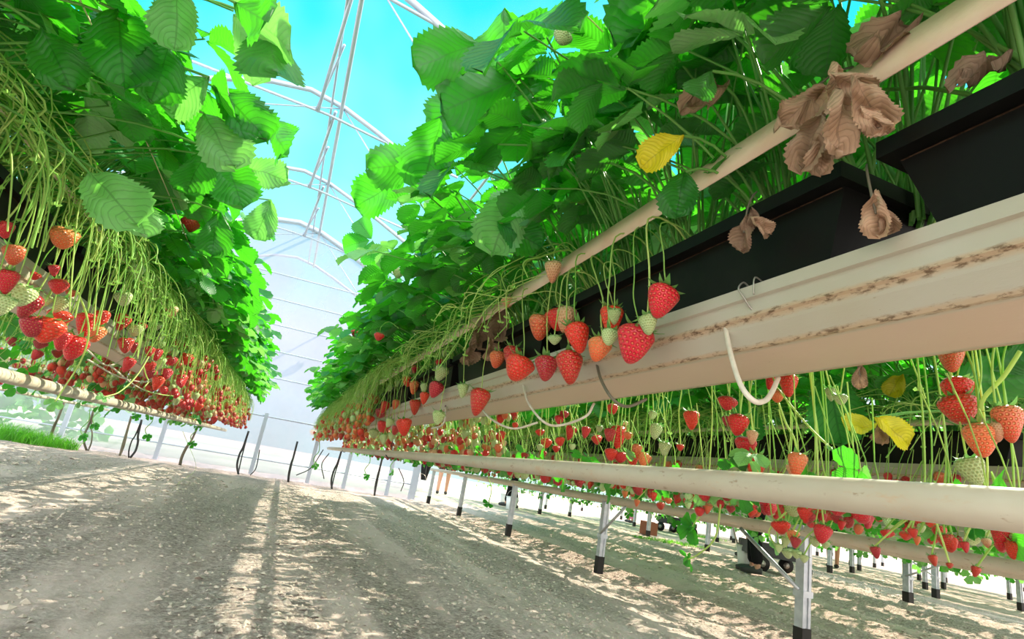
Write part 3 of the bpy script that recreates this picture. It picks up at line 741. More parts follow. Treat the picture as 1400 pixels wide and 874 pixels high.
for px, py, w, key in [(1074, 718, 12, 'g'), (1088, 741, 14, 'd'), (1076, 741, 12, 'g'), (1064, 749, 12, 'g'), (1075, 757, 14, 'g'), (1088, 758, 12, 'g'), (1099, 765, 12, 'g'), (1114, 741, 14, 'g'), (1129, 746, 12, 'g'), (1104, 709, 20, 'd'), (1100, 702, 20, 'r'), (1124, 707, 14, 'r'), (1051, 694, 18, 'r'), (969, 694, 12, 'o'), (963, 688, 14, 'r'), (999, 697, 12, 'd'), (1151, 717, 12, 'r'), (1144, 711, 14, 'd'), (1187, 711, 16, 'r'), (1209, 730, 12, 'r'), (1218, 731, 12, 'r'), (1239, 734, 14, 'r'), (1247, 728, 12, 'r'), (1254, 738, 10, 'o'), (1283, 728, 18, 'r'), (1292, 741, 22, 'd'), (1302, 742, 14, 'r'), (1318, 746, 12, 'r'), (1348, 742, 12, 't'), (1390, 752, 22, 'r'), (1369, 749, 14, 'd'), (1274, 765, 13, 'd'), (1298, 774, 9, 'd'), (1336, 781, 13, 'd'), (871, 687, 9, 'o'), (894, 678, 10, 'r'), (914, 685, 9, 'o'), (854, 675, 9, 'o'), (1030, 700, 12, 'r'), (940, 690, 9, 'g'), (1012, 690, 9, 'g'), (1260, 722, 10, 'g')]:
    hero(px, py, w, key, rb.uniform(1.04, 1.14), 1, C1, WORDS[key]+' strawberry showing between the near beige pipe and the pipe on the posts', GC+' ('+WORDS[key]+')', bundle=bundle_y(px, py))

# left row
XL = -.66
L_HERO = [
 (86, 325, 32, 'o', -.62, 'orange strawberry with a green cap, highest of the left bunches'),
 (259, 309, 22, 'r', -.52, 'single red strawberry high among the leaves of the left row'),
 (16, 348, 26, 'o', -.62, 'orange strawberry at the left edge below the stalks'),
 (8, 381, 28, 'r', -.61, 'red strawberry at the left edge'),
 (31, 405, 32, 'g', -.60, 'large pale yellow-green strawberry near the left edge'),
 (44, 417, 32, 'd', -.63, 'dark red strawberry behind the large pale green one'),
 (6, 416, 26, 'g', -.60, 'pale green strawberry cut by the left edge'),
 (78, 393, 24, 'r', -.63, 'red strawberry between stalks above the big bunch on the left'),
 (86, 417, 20, 'g', -.62, 'pale green strawberry just above the big red bunch on the left'),
 (62, 453, 42, 'r', -.62, 'biggest red strawberry of the left row'),
 (45, 447, 30, 'd', -.64, 'deep red strawberry behind the biggest one of the left row'),
 (80, 436, 25, 'r', -.64, 'red strawberry on top of the big bunch on the left'),
 (84, 463, 25, 'r', -.63, 'red strawberry in the middle of the big bunch on the left'),
 (103, 474, 32, 'r', -.61, 'red strawberry at the lower right of the big bunch on the left'),
 (115, 440, 27, 'r', -.62, 'red strawberry left of the pair next to the long green runner'),
 (138, 434, 21, 'r', -.63, 'red strawberry right of the pair next to the long green runner'),
 (132, 456, 22, 'o', -.62, 'pinkish red strawberry under the pair by the long green runner'),
 (169, 440, 21, 'd', -.66, 'dark red strawberry above the left gutter'),
 (183, 453, 19, 'g', -.63, 'pale green strawberry in front of the dark red one at the left gutter'),
 (169, 470, 19, 'd', -.64, 'deep red strawberry hanging in front of the left gutter'),
 (178, 497, 17, 'r', -.62, 'red strawberry hanging lowest in front of the left gutter'),
 (188, 370, 18, 'g', -.60, 'pale green strawberry hanging high from the stalks of the left row'),
 (165, 408, 21, 'g', -.62, 'long pale green strawberry above the left gutter'),
 (233, 425, 16, 't', -.60, 'pinkish half-ripe strawberry in the long stalks of the left row'),
 (4, 312, 22, 'r', -.63, 'small red strawberry cut by the left edge, topmost'),
]
for px, py, w, key, X, lab in L_HERO: hero(px, py, w, key, X, 1, C0, lab)
GD = 'strawberries in the dense bunches of the left row'
for px, py, w, key in [(72, 368, 14, 'r'), (49, 378, 12, 'r'), (97, 402, 12, 'o'), (66, 411, 14, 'g'), (183, 474, 14, 'd'), (222, 403, 10, 'g'), (195, 447, 11, 'd'), (212, 447, 13, 'g'), (203, 460, 11, 'g'), (220, 459, 11, 'g'), (196, 470, 15, 'g'), (220, 471, 11, 'g'), (212, 484, 15, 'r'), (204, 480, 13, 'd'), (220, 495, 14, 'g'), (232, 493, 15, 'r'), (203, 501, 14, 'r'), (206, 511, 17, 'd'), (216, 521, 17, 'r'), (227, 511, 15, 'r'), (254, 491, 17, 'r'), (247, 519, 15, 'r'), (260, 509, 13, 'r'), (261, 500, 13, 'd'), (244, 499, 9, 'o'), (265, 523, 14, 'r'), (276, 523, 13, 'r'), (270, 501, 9, 'g'), (271, 514, 10, 'g'), (280, 499, 10, 'o'), (285, 517, 9, 'r'), (276, 537, 12, 'r'), (266, 542, 10, 'g'), (274, 548, 13, 'r'), (271, 556, 12, 'r'), (279, 549, 10, 'o'), (292, 545, 9, 'r'), (294, 573, 9, 'r'), (317, 446, 8, 't'), (257, 460, 7, 'r'), (240, 482, 9, 'g'), (232, 478, 8, 'g'), (298, 555, 9, 'r'), (303, 562, 9, 'o'), (310, 568, 8, 'g'), (288, 560, 9, 'r'), (305, 575, 8, 'r'), (318, 575, 8, 'o'), (283, 530, 9, 'd')]:
    hero(px, py, w, key, rb.uniform(-.67, -.61), 1, C0, WORDS[key]+' strawberry in the dense bunches along the left row', GD+' ('+WORDS[key]+')')
# far side of the left row: dark bunches seen under its gutter
GE = 'shaded strawberries behind the left gutter'
for k in range(300-NB):
    y = rb.uniform(2.6, 6.5); X = C0-rb.uniform(.19, .30); zc = H+rb.uniform(.09, .27); key = rb.choice('ddddrrg')
    strawberry(Vector((X, y, zc)), rb.uniform(.04, .055), key, WORDS[key]+' strawberry in the shade behind the left gutter', GE+' ('+WORDS[key]+')', -1, C0)

# everything farther: fruit too small to count, one object for each row side
def far_berries(nm, c, side, y0, y1, n, zr, lab, X=None, keys='rrrooogggtd', seed=1, sz=(.038, .055), mixc=None):
    r = random.Random(seed); base = []
    nu, nv = 8, 5
    for i in range(nv+1):
        v = i/nv; w = math.sin(v*PI)**.85*(.5+.5*v)*.56
        for j in range(nu): base.append(Vector((w*math.cos(2*PI*j/nu), w*math.sin(2*PI*j/nu), -math.cos(v*PI)*.5)))
    fb = [(i*nu+j, i*nu+(j+1) % nu, (i+1)*nu+(j+1) % nu, (i+1)*nu+j) for i in range(nv) for j in range(nu)]
    uvb = [(j/nu, i/nv) for i in range(nv+1) for j in range(nu)]
    mb = MB(); K = list('rdotg')
    for k in range(n):
        # bunches
        y = y0+(y1-y0)*(r.random()**1.0); b = math.sin(y*9+seed)+math.sin(y*23+seed*2)
        if b < -0.9 and r.random() < .7: continue
        x = c+side*r.uniform(*(X or (.16, .30))); zc = H+r.uniform(*zr); s = r.uniform(*sz)
        R = Matrix.Rotation(r.uniform(-.4, .4), 3, 'X') @ Matrix.Rotation(r.uniform(-.4, .4), 3, 'Y')
        key = r.choice(keys); o = Vector((x, y, zc))
        mb.add([o+(R @ p)*s for p in base], fb, K.index(key), uvb, .5)
        for q in range(5):
            a = q*1.26; d = Vector((math.cos(a), math.sin(a), .1))*s*.5; t = o+Vector((0, 0, s*.5)); sd_ = Vector((-math.sin(a), math.cos(a), 0))*s*.1
            mb.add([t, t+d*.5+sd_, t+d, t+d*.5-sd_], [(0, 1, 2, 3)], 5, None, r.random()*.6)
        t = o+Vector((0, 0, s*.45)); mb.tube([t, t+Vector((-side*.01, r.uniform(-.01, .01), .07)), t+Vector((-side*.06, r.uniform(-.03, .03), .16+r.random()*.08))], .0016, 3, 6, False, r.random())
    mats = [M[KEYS[q]] for q in K]+[M['calyx'], M['peduncle']]
    tag(build(nm, mb, mats), lab, 'strawberries', kind='stuff')
far_berries('distant_strawberries', C1, -1, 4.2, YE, 420, (.14, .46), 'mass of tiny far strawberries along the near side of the right row', seed=2)
far_berries('distant_strawberries', C1, 1, 2.6, YE, 620, (.09, .34), 'mass of small strawberries in the light behind the right gutter', seed=3, keys='rrroottgggd')
far_berries('distant_strawberries', C0, 1, 3.4, YE, 560, (.12, .46), 'mass of tiny strawberries along the far part of the left row', seed=4, keys='rrrrrooggtd')
far_berries('distant_strawberries', C0, -1, 3.4, YE, 500, (.09, .32), 'shaded mass of strawberries at the back of the left row', seed=5, keys='ddddrrgt')
far_berries('distant_strawberries', C2, -1, .6, 9.5, 520, (.06, .30), 'small strawberries of the second row behind the beige pipes', seed=6, keys='rrrdog', X=(.2, .34))
far_berries('distant_strawberries', C2, -1, .8, 9.5, 330, (.085, .16), 'small strawberries of the second row, lowest fringe', seed=8, keys='rrdgg', X=(.26, .40), sz=(.04, .065))
far_berries('distant_strawberries', C1, 1, .8, 7.5, 170, (.045, .09), 'low fringe of strawberries of the right row under the beige pipe', seed=12, keys='rrddgg', X=(.28, .4), sz=(.035, .05))
far_berries('distant_strawberries', CM, 1, 3.5, YE, 260, (.1, .35), 'small strawberries of the row beyond the left row', seed=7, keys='ddrrgt')

# low leafy fringe between the pipes
def fringe(c, side, y0, y1, n, zr, lab, seed, xr=(.2, .38), Lr=(.03, .06), dead=0):
    r = random.Random(seed); mb = MB()
    for k in range(n):
        p = Vector((c+side*r.uniform(*xr), r.uniform(y0, y1), H+r.uniform(*zr)))
        d = Vector((side*r.uniform(-.3, 1), r.uniform(-1, 1), r.uniform(-1, .1))); nn_ = Vector((side*.6+r.uniform(-.5, .5), r.uniform(-.6, .6), r.uniform(.1, 1)))
        trifoliate(mb, p, d, nn_, r.uniform(*Lr), r, 8, 2, 0 if r.random() > .3 else 1)
        if k % 2: mb.tube(bez(p, p+Vector((0, 0, .06)), p+Vector((-side*.08, 0, .16)), 4), .0014, 3, 4, False, r.random())
    tag(build('hanging_foliage', mb, LEAFM+[M['peduncle']]), lab, 'foliage', kind='stuff')
fringe(C1, 1, .5, 9.5, 200, (.05, .16), 'small leaves and runners hanging behind the near beige pipe', 21)
fringe(C2, -1, .6, 9.5, 260, (.07, .2), 'small leaves hanging in front of the second row gutter', 22)
fringe(C0, -1, 2.2, 9.8, 160, (.03, .3), 'small leaves hanging at the back of the left row', 23, Lr=(.04, .07))

# ------------------------------------------------------------------ leaves placed where the photograph shows them
def place_leaf(px, py, wpx, X, dirpx, normal, mi, lab, row, whole=True, crumple=0.0, seed=0, fold=None, L=None):
    """one leaf as a part of the nearest plant of its row; dirpx: direction of the midrib in the picture"""
    r = random.Random(seed+px*3+py); p = at(px, py, X); s = wpx*depth(p)/F_PX
    sg = -1 if normal[2] < 0 else 1
    d = (RIGHT*dirpx[0]-UP*dirpx[1]).normalized(); d = (d+FWD*r.uniform(-.5, .1)).normalized()
    normal = (-ray(px, py).normalized())*sg+Vector((0, 0, .3))+Vector((r.uniform(-.35, .35), r.uniform(-.3, .3), r.uniform(-.2, .3)))
    mb = MB()
    if whole: trifoliate(mb, p-d*s*.15, d, Vector(normal), s*.62, r, 24, 8, mi, crumple=crumple)
    else: leaflet(mb, p-d*s*.5, d, Vector(normal), s, s*.9, 26, 10, mi, r.random(), r.uniform(.1, .35) if fold is None else fold, r.uniform(.05, .3), crumple or .07, r)
    t = min(PLANTS[row], key=lambda q: abs(q.location.y-p.y))
    root = t.location
    base = p-d*s*(.15 if whole else .5)
    q = root+Vector((.02*(1 if X > root.x else -1), 0, 0))
    mb.tube(bez(base, base*.55+q*.45+Vector((0, 0, .12)), q, 8), .0026, 5, 4, False, .6)
    o = build('leaf', mb, LEAFM+[M['petiole']], t)
    mw = Matrix.LocRotScale(t.location, t.rotation_euler, t.scale)
    o.matrix_parent_inverse = mw.inverted()
    o['label'] = lab
NL = (1, -.3, .5)     # faces the path and the camera from the left row
for a in [
 (150, 262, 95, -.42, (60, 45), (.8, -.6, .35), 1, 'pale green ragged leaf hanging over the left stalks'),
 (190, 295, 60, -.42, (22, 40), (.8, -.6, .3), 1, 'small pale leaflet under the ragged leaf'),
 (240, 18, 75, -.34, (-5, 45), (.8, -.7, .2), 1, 'blue-green leaf at the top of the left row'),
 (252, 128, 70, -.33, (-30, 20), (.7, -.6, .5), 1, 'pale folded leaf of the left row'),
 (222, 95, 80, -.36, (0, 50), (.7, -.7, .2), 0, 'green leaf with a yellow edge on the left row'),
 (370, 75, 105, -.20, (10, 60), (.2, -.75, -.6), 0, 'bright back-lit leaf against the sky'),
 (352, 22, 95, -.20, (40, 30), (.2, -.7, -.6), 0, 'bright back-lit leaf at the top of the left row'),
 (385, 190, 70, -.20, (25, 40), (.2, -.75, -.6), 0, 'bright back-lit leaf beside the roof frame'),
 (330, 150, 80, -.26, (40, 35), (.7, -.7, .4), 0, 'dark leaf with pale margin on the left row'),
 (300, 190, 85, -.28, (35, 50), (.7, -.7, .3), 1, 'narrow pale leaf pointing down on the left row'),
 (362, 236, 55, -.24, (35, 10), (.6, -.7, .5), 1, 'blue-grey leaf on the edge of the left row'),
 (320, 250, 75, -.28, (25, 45), (.6, -.7, .5), 0, 'dark green leaf on the left row'),
 (295, 320, 55, -.34, (-5, 45), (.7, -.7, .3), 0, 'leaf hanging right of the single high berry'),
 (360, 300, 50, -.26, (-15, 45), (.6, -.7, .4), 1, 'small pale leaf at the edge of the left row'),
 (75, 75, 80, -.48, (30, 50), (.8, -.6, .4), 0, 'green leaf among the petioles of the left row'),
 (165, 60, 110, -.42, (20, 60), (.8, -.6, .1), 0, 'large dull green leaf of the left row'),
 (270, 235, 60, -.34, (-20, 50), (.7, -.7, .3), 0, 'dark leaf below the narrow pale one')]:
    px, py, w, X, dp, n, mi, lab = a; place_leaf(px, py, w*1.15, X, dp, n, mi, lab, 'left', whole=False)
for a in [
 (612, 75, 105, .12, (-50, 25), (-.35, -.75, -.5), 0, 'bright back-lit leaf nearest the roof gap on the right row', False),
 (655, 130, 125, .22, (-60, 30), (-.5, -.7, -.4), 0, 'large dull green leaf beside the roof gap', False),
 (690, 70, 130, .26, (0, 60), (-.6, -.7, .1), 0, 'large dark leaf high on the right row', False),
 (590, 205, 105, .16, (-15, 50), (-.6, -.7, .3), 0, 'broad leaf pointing down at the edge of the right row', False),
 (545, 225, 80, .12, (-50, 5), (-.4, -.7, -.4), 0, 'back-lit leaf pointing left at the edge of the right row', False),
 (520, 262, 80, .12, (-45, 25), (-.5, -.7, .3), 0, 'leaf low beside the roof frame', False),
 (500, 330, 60, .16, (-45, 10), (-.6, -.7, .2), 0, 'leaf jutting out low at the edge of the right row', True),
 (735, 130, 90, .36, (-20, 50), (-.6, -.7, -.2), 0, 'olive leaf underside on the right row', False),
 (880, 30, 150, .42, (-70, 60), (-.6, -.6, -.4), 0, 'largest leaf, its pale underside lit, at the top of the right row', False),
 (690, 300, 100, .40, (-20, 45), (-.7, -.7, .2), 1, 'grey-green leaf beside the twine', False),
 (710, 320, 70, .44, (25, 15), (-.7, -.7, .2), 0, 'dark rounded leaf above the pale orange berry', False),
 (930, 262, 72, .50, (-15, 45), (-.8, -.5, .3), 0, 'dark green leaf hanging over the beige tape', False),
 (790, 145, 50, .42, (-30, -5), (-.6, -.6, .5), 0, 'small bluish leaf crossed by the twine', False),
 (960, 118, 60, .45, (-20, 30), (-.6, -.6, -.1), 0, 'grey-green leaflet in front of the petioles', False),
 (905, 203, 66, .46, (-40, 22), (-.6, -.7, .3), 2, 'bright yellow leaf above the beige tape', False),
 (620, 150, 90, .22, (-20, 40), (-.5, -.7, .1), 0, 'mid green leaf under the large dull one', False),
 (760, 200, 80, .40, (-30, 40), (-.6, -.6, .1), 0, 'shaded leaf in the middle of the right row', False),
 (968, 128, 70, .52, (-45, 22), (-.7, -.6, .2), 3, 'brown curled leaf behind the green leaflet', False),
 (1215, 50, 90, .58, (-55, 25), (-.3, -.8, .3), 3, 'brown dry leaf above the beige tape', False),
 (1345, 92, 70, .62, (-40, 10), (-.7, -.6, .2), 3, 'brown leaf behind the rim of the nearest trough', False),
 (605, 365, 40, .44, (10, 30), (-.7, -.6, .2), 3, 'small brown leaf in the middle of the right row', False),
 (580, 410, 40, .46, (-10, 20), (-.7, -.6, .2), 3, 'dark brown curled leaf low in the right row', False)]:
    px, py, w, X, dp, n, mi, lab, wh = a
    place_leaf(px, py, w, X, dp, n, mi, lab, 'right', whole=wh, crumple=.25 if mi == 3 else 0)
for a in [
 (1178, 582, 54, 1.7, (-40, 0), (-.7, -.7, .1), 2, 'yellow leaf, left one of the pair before the black trough'),
 (1222, 588, 58, 1.7, (25, 18), (-.7, -.7, .1), 2, 'yellow leaf, right one of the pair before the black trough'),
 (1205, 590, 36, 1.72, (0, 20), (-.7, -.7, .1), 3, 'brown shrivelled leaf between two yellow ones'),
 (1225, 525, 36, 2.15, (-12, 20), (-.7, -.7, .1), 2, 'yellow and brown leaf above the yellow pair'),
 (1140, 555, 100, 2.1, (0, 50), (-.7, -.7, .3), 0, 'big dark green leaf behind the two small green berries'),
 (1020, 575, 60, 2.1, (10, 40), (-.7, -.7, .3), 0, 'dark leaf of the second row behind the tall bunch'),
 (1350, 520, 100, 1.9, (30, -10), (-.5, -.7, -.4), 0, 'bright green sunlit leaf at the right edge under the gutter'),
 (1390, 495, 60, 1.9, (20, -10), (-.5, -.7, -.4), 0, 'bright leaf corner at the right edge')]:
    px, py, w, X, dp, n, mi, lab = a; place_leaf(px, py, w, X, dp, n, mi, lab, 'second', whole=False, crumple=.2 if mi == 3 else 0)

def dead_cluster(name, anchor, leaves, lab, stem_to=None):
    t = thing(name, anchor, lab, 'dead leaf')
    for k, (px, py, w, X, dp, n) in enumerate(leaves):
        r = random.Random(k+900+px); p = at(px, py, X); s = w*depth(p)/F_PX; d = (RIGHT*dp[0]-UP*dp[1]).normalized(); n = -ray(px, py).normalized()+Vector((r.uniform(-.5, .5), r.uniform(-.4, .4), r.uniform(-.1, .6))); mb = MB()
        leaflet(mb, p-d*s*.5-anchor, d, Vector(n), s, s*.85, 26, 10, 0, r.random(), .35, .2, .16, r)
        build('leaf', mb, M['leaf_dead'], t)
    mb = MB(); p = at(leaves[0][0], leaves[0][1], leaves[0][3]); e = stem_to or anchor+Vector((.05, 0, .04))
    mb.tube(bez(p-anchor, (p+e)/2-anchor+Vector((-.01, 0, .02)), e-anchor, 6), .0018, 5); build('stalk', mb, M['hose_dark'], t)
tz = at(1130, 105, .56)
dead_cluster('dead_leaf_bunch', tz, [(1098, 145, 74, .545, (-28, 22), (-.8, -.5, .4)), (1110, 190, 80, .545, (-20, 45), (-.8, -.5, .1)), (1150, 165, 88, .54, (5, 50), (-.8, -.6, .1)), (1188, 140, 84, .545, (25, 40), (-.7, -.6, .3)), (1165, 115, 62, .54, (30, 15), (-.6, -.4, .8)), (1125, 205, 60, .555, (-5, 40), (-.8, -.5, .1)), (1195, 165, 52, .56, (20, 22), (-.7, -.6, .3)), (1145, 112, 56, .535, (5, 30), (-.8, -.5, .5))], 'big bunch of dry brown leaves draped over the beige tape at upper right')
dead_cluster('dead_leaf', at(1190, 225, .60), [(1198, 292, 62, .585, (0, 45), (-.8, -.5, .2)), (1212, 300, 42, .595, (15, 30), (-.7, -.6, .2))], 'dry curled leaf hanging in the gap between the two near troughs', at(1185, 225, .62))
dead_cluster('dead_leaf', at(1030, 282, .59), [(1017, 318, 50, .58, (-8, 40), (-.8, -.5, .2)), (1042, 308, 36, .585, (15, 12), (-.7, -.6, .4)), (1030, 296, 26, .58, (4, 20), (-.7, -.6, .3))], 'dry pale leaf hanging against the black trough left of the gap', at(1035, 262, .62))
dead_cluster('dead_leaf', at(1176, 500, .80), [(1176, 516, 32, .83, (-3, 30), (-.8, -.5, .1))], 'pale dry leaf tip poking out below the near gutter', at(1176, 490, .82))
dead_cluster('dead_leaf_bunch', at(660, 430, .58), [(660, 452, 50, .585, (-8, 40), (-.8, -.5, .2)), (685, 440, 50, .58, (-12, 35), (-.8, -.5, .2)), (645, 480, 40, .59, (-5, 35), (-.8, -.5, .2)), (672, 475, 36, .6, (2, 35), (-.8, -.5, .2))], 'brown dead leaves hanging beside the trough left of the berries', at(670, 420, .62))

# runners: long bright stalks with a leaf at the end
def runner(pts, lab, leafy=True, r0=.0024, mi=1, size=.03, m='peduncle'):
    P = crom(pts, 6); t = thing('runner', P[0], lab, 'runner'); mb = MB(); mb.tube([p-P[0] for p in P], r0, 6, c=.8); build('stalk', mb, M[m], t)
    if leafy:
        r = random.Random(len(lab)); lb = MB(); d = (P[-1]-P[-2]).normalized()
        for k in range(2): trifoliate(lb, P[-1]-P[0]-d*size*.3*k, d+Vector((r.uniform(-.6, .6), r.uniform(-.6, .6), 0)), Vector((.2, -.7, .5)), size*(1-.3*k), r, 12, 4, mi)
        build('leaf', lb, LEAFM, t)
    return t
runner([at(107, 400, -.60), at(118, 430, -.58), at(121, 460, -.57), at(110, 495, -.58), at(88, 530, -.60), at(75, 550, -.60)], 'long green runner curling down past the left berries to the pipe', size=.025)
runner([at(213, 470, -.62), at(190, 510, -.60), at(165, 535, -.60), at(142, 543, -.62)], 'thin pale runner reaching the left pipe', size=.025)
runner([at(196, 500, -.62), at(203, 520, -.61), at(222, 540, -.61), at(300, 545, -.9)], 'yellow-green stalk under the left bunches', leafy=False)
runner([at(280, 520, -.65), at(268, 545, -.65), at(262, 575, -.66), at(268, 572, -.65)], 'runner ending in a bright leaf in front of the left pipe', size=.06, mi=0)
runner([at(250, 590, -.75), at(268, 640, -.8), at(245, 660, -.85), at(230, 680, -.9)], 'long thin runner hanging from the left row to the soil', size=.02, r0=.0016)
runner([at(1062, 530, .98), at(1090, 565, .98), at(1112, 590, .98), at(1135, 612, .98)], 'pale stalk slanting down right of the white hose loop', size=.014)
runner([at(1064, 550, .99), at(1075, 580, .99), at(1086, 600, .99), at(1089, 618, .99)], 'forked stalk holding the orange berry over the pipe', leafy=False)
runner([at(1395, 480, 1.0), at(1372, 515, 1.0), at(1345, 545, 1.0), at(1338, 575, 1.0)], 'thick green stalk at the right edge above the pale orange berries', leafy=False, r0=.0035)
runner([at(700, 585, 1.0), at(668, 640, 1.1), at(672, 668, 1.1), at(668, 688, 1.12)], 'thin runner with a dark leaf hanging below the pipe left of centre', size=.035, mi=0)
runner([at(985, 690, 1.1), at(978, 735, 1.12), at(955, 758, 1.13), at(941, 765, 1.14)], 'runner with a small leaf hanging left of the silver post', size=.035, mi=0)
runner([at(958, 705, 1.1), at(950, 715, 1.1), at(947, 720, 1.1)], 'dark leaf hanging from the pipe left of the silver post', size=.05, mi=0)
runner([at(1075, 700, 1.05), at(1052, 725, 1.05), at(1058, 745, 1.05)], 'curled stalk beside the berries at the silver post', leafy=True, size=.02)

# ------------------------------------------------------------------ posts
def post(x, y, lab, group=None, h=.555, brace=None, w=.05):
    t = thing('support_post', (x, y, -.012), lab, 'post', group)
    mb = MB()
    prof = [(-1, -1), (-.35, -1), (-.35, -.8), (.35, -.8), (.35, -1), (1, -1), (1, 1), (.35, 1), (.35, .8), (-.35, .8), (-.35, 1), (-1, 1)]
    n = len(prof); s = w/2
    vs = [(a*s, b*s, z) for z in (0, h) for a, b in prof]; f = [(j, (j+1) % n, n+(j+1) % n, n+j) for j in range(n)]
    mb.add(vs, f); mb.box((0, 0, h), (w, w, .004)); build('shaft', mb, M['steel'], t, smooth=False)
    b = MB(); b.box((0, 0, .065), (w*1.12, w*1.12, .13)); build('boot', b, M['boot'], t, smooth=False)['label'] = 'black foot sleeve'
    k = MB(); k.box((0, 0, h+.012), (w*1.5, w*1.2, .012)); k.box((-w*.7, 0, h+.022), (.006, w, .03)); k.box((w*.7, 0, h+.022), (.006, w, .03)); build('bracket', k, M['steel'], t, smooth=False)
    if brace:
        q = MB(); q.tube([(-w*.5, 0, .30), (-w*.5, brace, .54)], .011, 8); build('brace', q, M['steel'], t)
        q = MB(); q.box((0, 0, .285), (w*1.25, w*1.25, .03)); build('clamp', q, M['steel'], t, smooth=False)
    return t
P4 = 4.34
post(2.585, P4, 'silver metal post with a brace rising to the right, in the middle distance', brace=-.33)
post(2.585, P4-1.98, 'nearest silver metal post, thick, with a clamp and a brace rising to the left', brace=.42, w=.052, h=.575)
post(2.585, P4+2.03, 'silver metal post with a black foot, third along its row')
post(2.585, P4+4.0, 'silver post, fourth along the second row')
post(2.585, P4+5.9, 'silver post farthest along the second row')
G1 = 'distant posts of the rows on the right'
rp = random.Random(2)
for X, ys, in ((7.3, (3.4, 5.16, 6.95, 8.71, 10.5, 12.3, 14)), (9.6, (4.5, 6.36, 8.2, 10.1, 12.41, 14.5)), (11.2, (6.14, 7.6, 9.05, 11, 13, 15)), (5.85, (12.7, 14.6)), (13.1, (8.52, 10.4, 12.3, 14.5, 17)), (14.8, (8.3, 10.18, 12, 14, 16.5)), (17, (9, 11, 13, 15, 18)), (20, (11, 13, 15, 17, 20)), (24, (13, 16, 19, 22)), (8.0, (17, 20)), (12, (19, 22))):
    for y in ys:
        if (X, y) == (7.3, 5.16): post(X, y, 'grey post with a black foot and a brace, standing right of the walking people', brace=-.5, w=.075)
        elif (X, y) == (9.6, 6.36): post(X, y, 'grey braced post behind and right of the nearest braced grey post', brace=.5, w=.07)
        else: post(X, y, 'thin grey post of the far rows on the right', G1, w=.06)

# far rows on the right: gutter, pipe and leafy tops
def far_row(X, y0, y1, lab, seed):
    r = random.Random(seed); t = thing('plant_row', (X, y0, 0), lab, 'plant row', None)
    mb = MB(); mb.tube([(0, 0, H+.02), (0, y1-y0, H+.02)], .025, 8); build('pipe', mb, M['pipe'], t)
    g = MB(); g.box((0, (y1-y0)/2, H+.32), (.22, y1-y0, .09)); build('gutter', g, M['gutter'], t, smooth=False)
    g = MB(); g.box((0, (y1-y0)/2, H+.42), (.24, y1-y0, .12)); build('trough', g, M['pot'], t, smooth=False)
    f = MB()
    for k in range(int((y1-y0)*135)):  # out-of-view canopy, made wide and dense to cast shade on the soil
        a = r.uniform(-1, 1); p = Vector((a*.80, r.uniform(0, y1-y0), RIM+.1+.35*r.random()*(1-abs(a)*.5)))
        trifoliate(f, p, Vector((a, r.uniform(-.6, .6), -.3)), Vector((a*.5, 0, 1)), r.uniform(.11, .15), r, 4, 2, 0)
    for k in range(int((y1-y0)*16)):
        a = r.choice((-1, 1)); p = Vector((a*r.uniform(.12, .3), r.uniform(0, y1-y0), H+r.uniform(-.10, .3)))
        trifoliate(f, p, Vector((a*.3, r.uniform(-.6, .6), -.8)), Vector((a, -.4, .3)), r.uniform(.04, .08), r, 4, 2, r.choice((0, 1)))
    o = build('foliage', f, LEAFM, t); o['kind'] = 'stuff'
for k, (X, y0, y1) in enumerate(((4.3, 1.5, 11), (5.9, 2, 15), (7.4, 2.5, 15), (9.6, 3, 16), (11.2, 4, 17), (13.1, 5, 18), (14.9, 6, 18), (17, 7, 19))):
    far_row(X, y0, y1, ['third', 'fourth', 'fifth', 'sixth', 'seventh', 'eighth', 'ninth', 'tenth'][k]+' strawberry row on the right, counted from the path', 40+k)

# hoses and end posts in front of the gable
re_ = random.Random(8)
for k, (bx, by, tx, ty) in enumerate([(70, 604, 84, 560), (119, 615, 124, 572), (165, 619, 176, 580), (248, 632, 268, 592), (327, 645, 337, 600), (395, 656, 404, 614), (455, 664, 466, 622), (513, 674, 522, 630), (180, 620, 190, 585)]):
    b = atY(bx, by, 10.25-.02*k); b.z = -.01; T = atY(tx, ty, b.y)
    t = thing('row_end_post', b, 'thin crooked stake before the plastic wall, '+['outermost left, by the grass', 'second from the left', 'third from the left', 'fourth from the left', 'just left of the path end', 'just right of the path end', 'second right of the path end', 'third right of the path end', 'leaning close beside the third one'][k], 'stake')
    for q in range(2):
        mb = MB(); o = Vector((re_.uniform(-.05, .05), re_.uniform(-.04, .04), 0))
        mid = (T-b)*.5+o*.6
        mb.tube(crom([o*(.4 if q else 0), mid*.5+o*.7, mid*1.1+o*.3, mid*1.5-o*.5, (T-b)+Vector((0, 0, .12))], 4), .016 if q == 0 else .010, 6)
        build('stake' if q == 0 else 'hose', mb, M['hose_black'] if (k > 3) else M['hose_dark'], t)
rr_ = random.Random(4)
for k, (px, py) in enumerate([(112, 590), (128, 575), (185, 562), (200, 590), (262, 600), (430, 630), (500, 645), (535, 640)]):
    b = atG(px, 632+0.02*px); p = atY(px, py, 9.6)
    runner([p+Vector((0, 0, .3)), p+Vector((.03, 0, .15)), p+Vector((-.02, 0, .03)), p+Vector((.03, 0, -.06))], 'dark leafy runner dangling before the plastic wall, '+['by the far left stakes', 'above the far left stakes', 'under the left pipe', 'low under the left pipe', 'left of the path end', 'right of the path end', 'by the right stakes', 'near the end of the wall'][k], size=.07, r0=.006, mi=0, m='petiole')
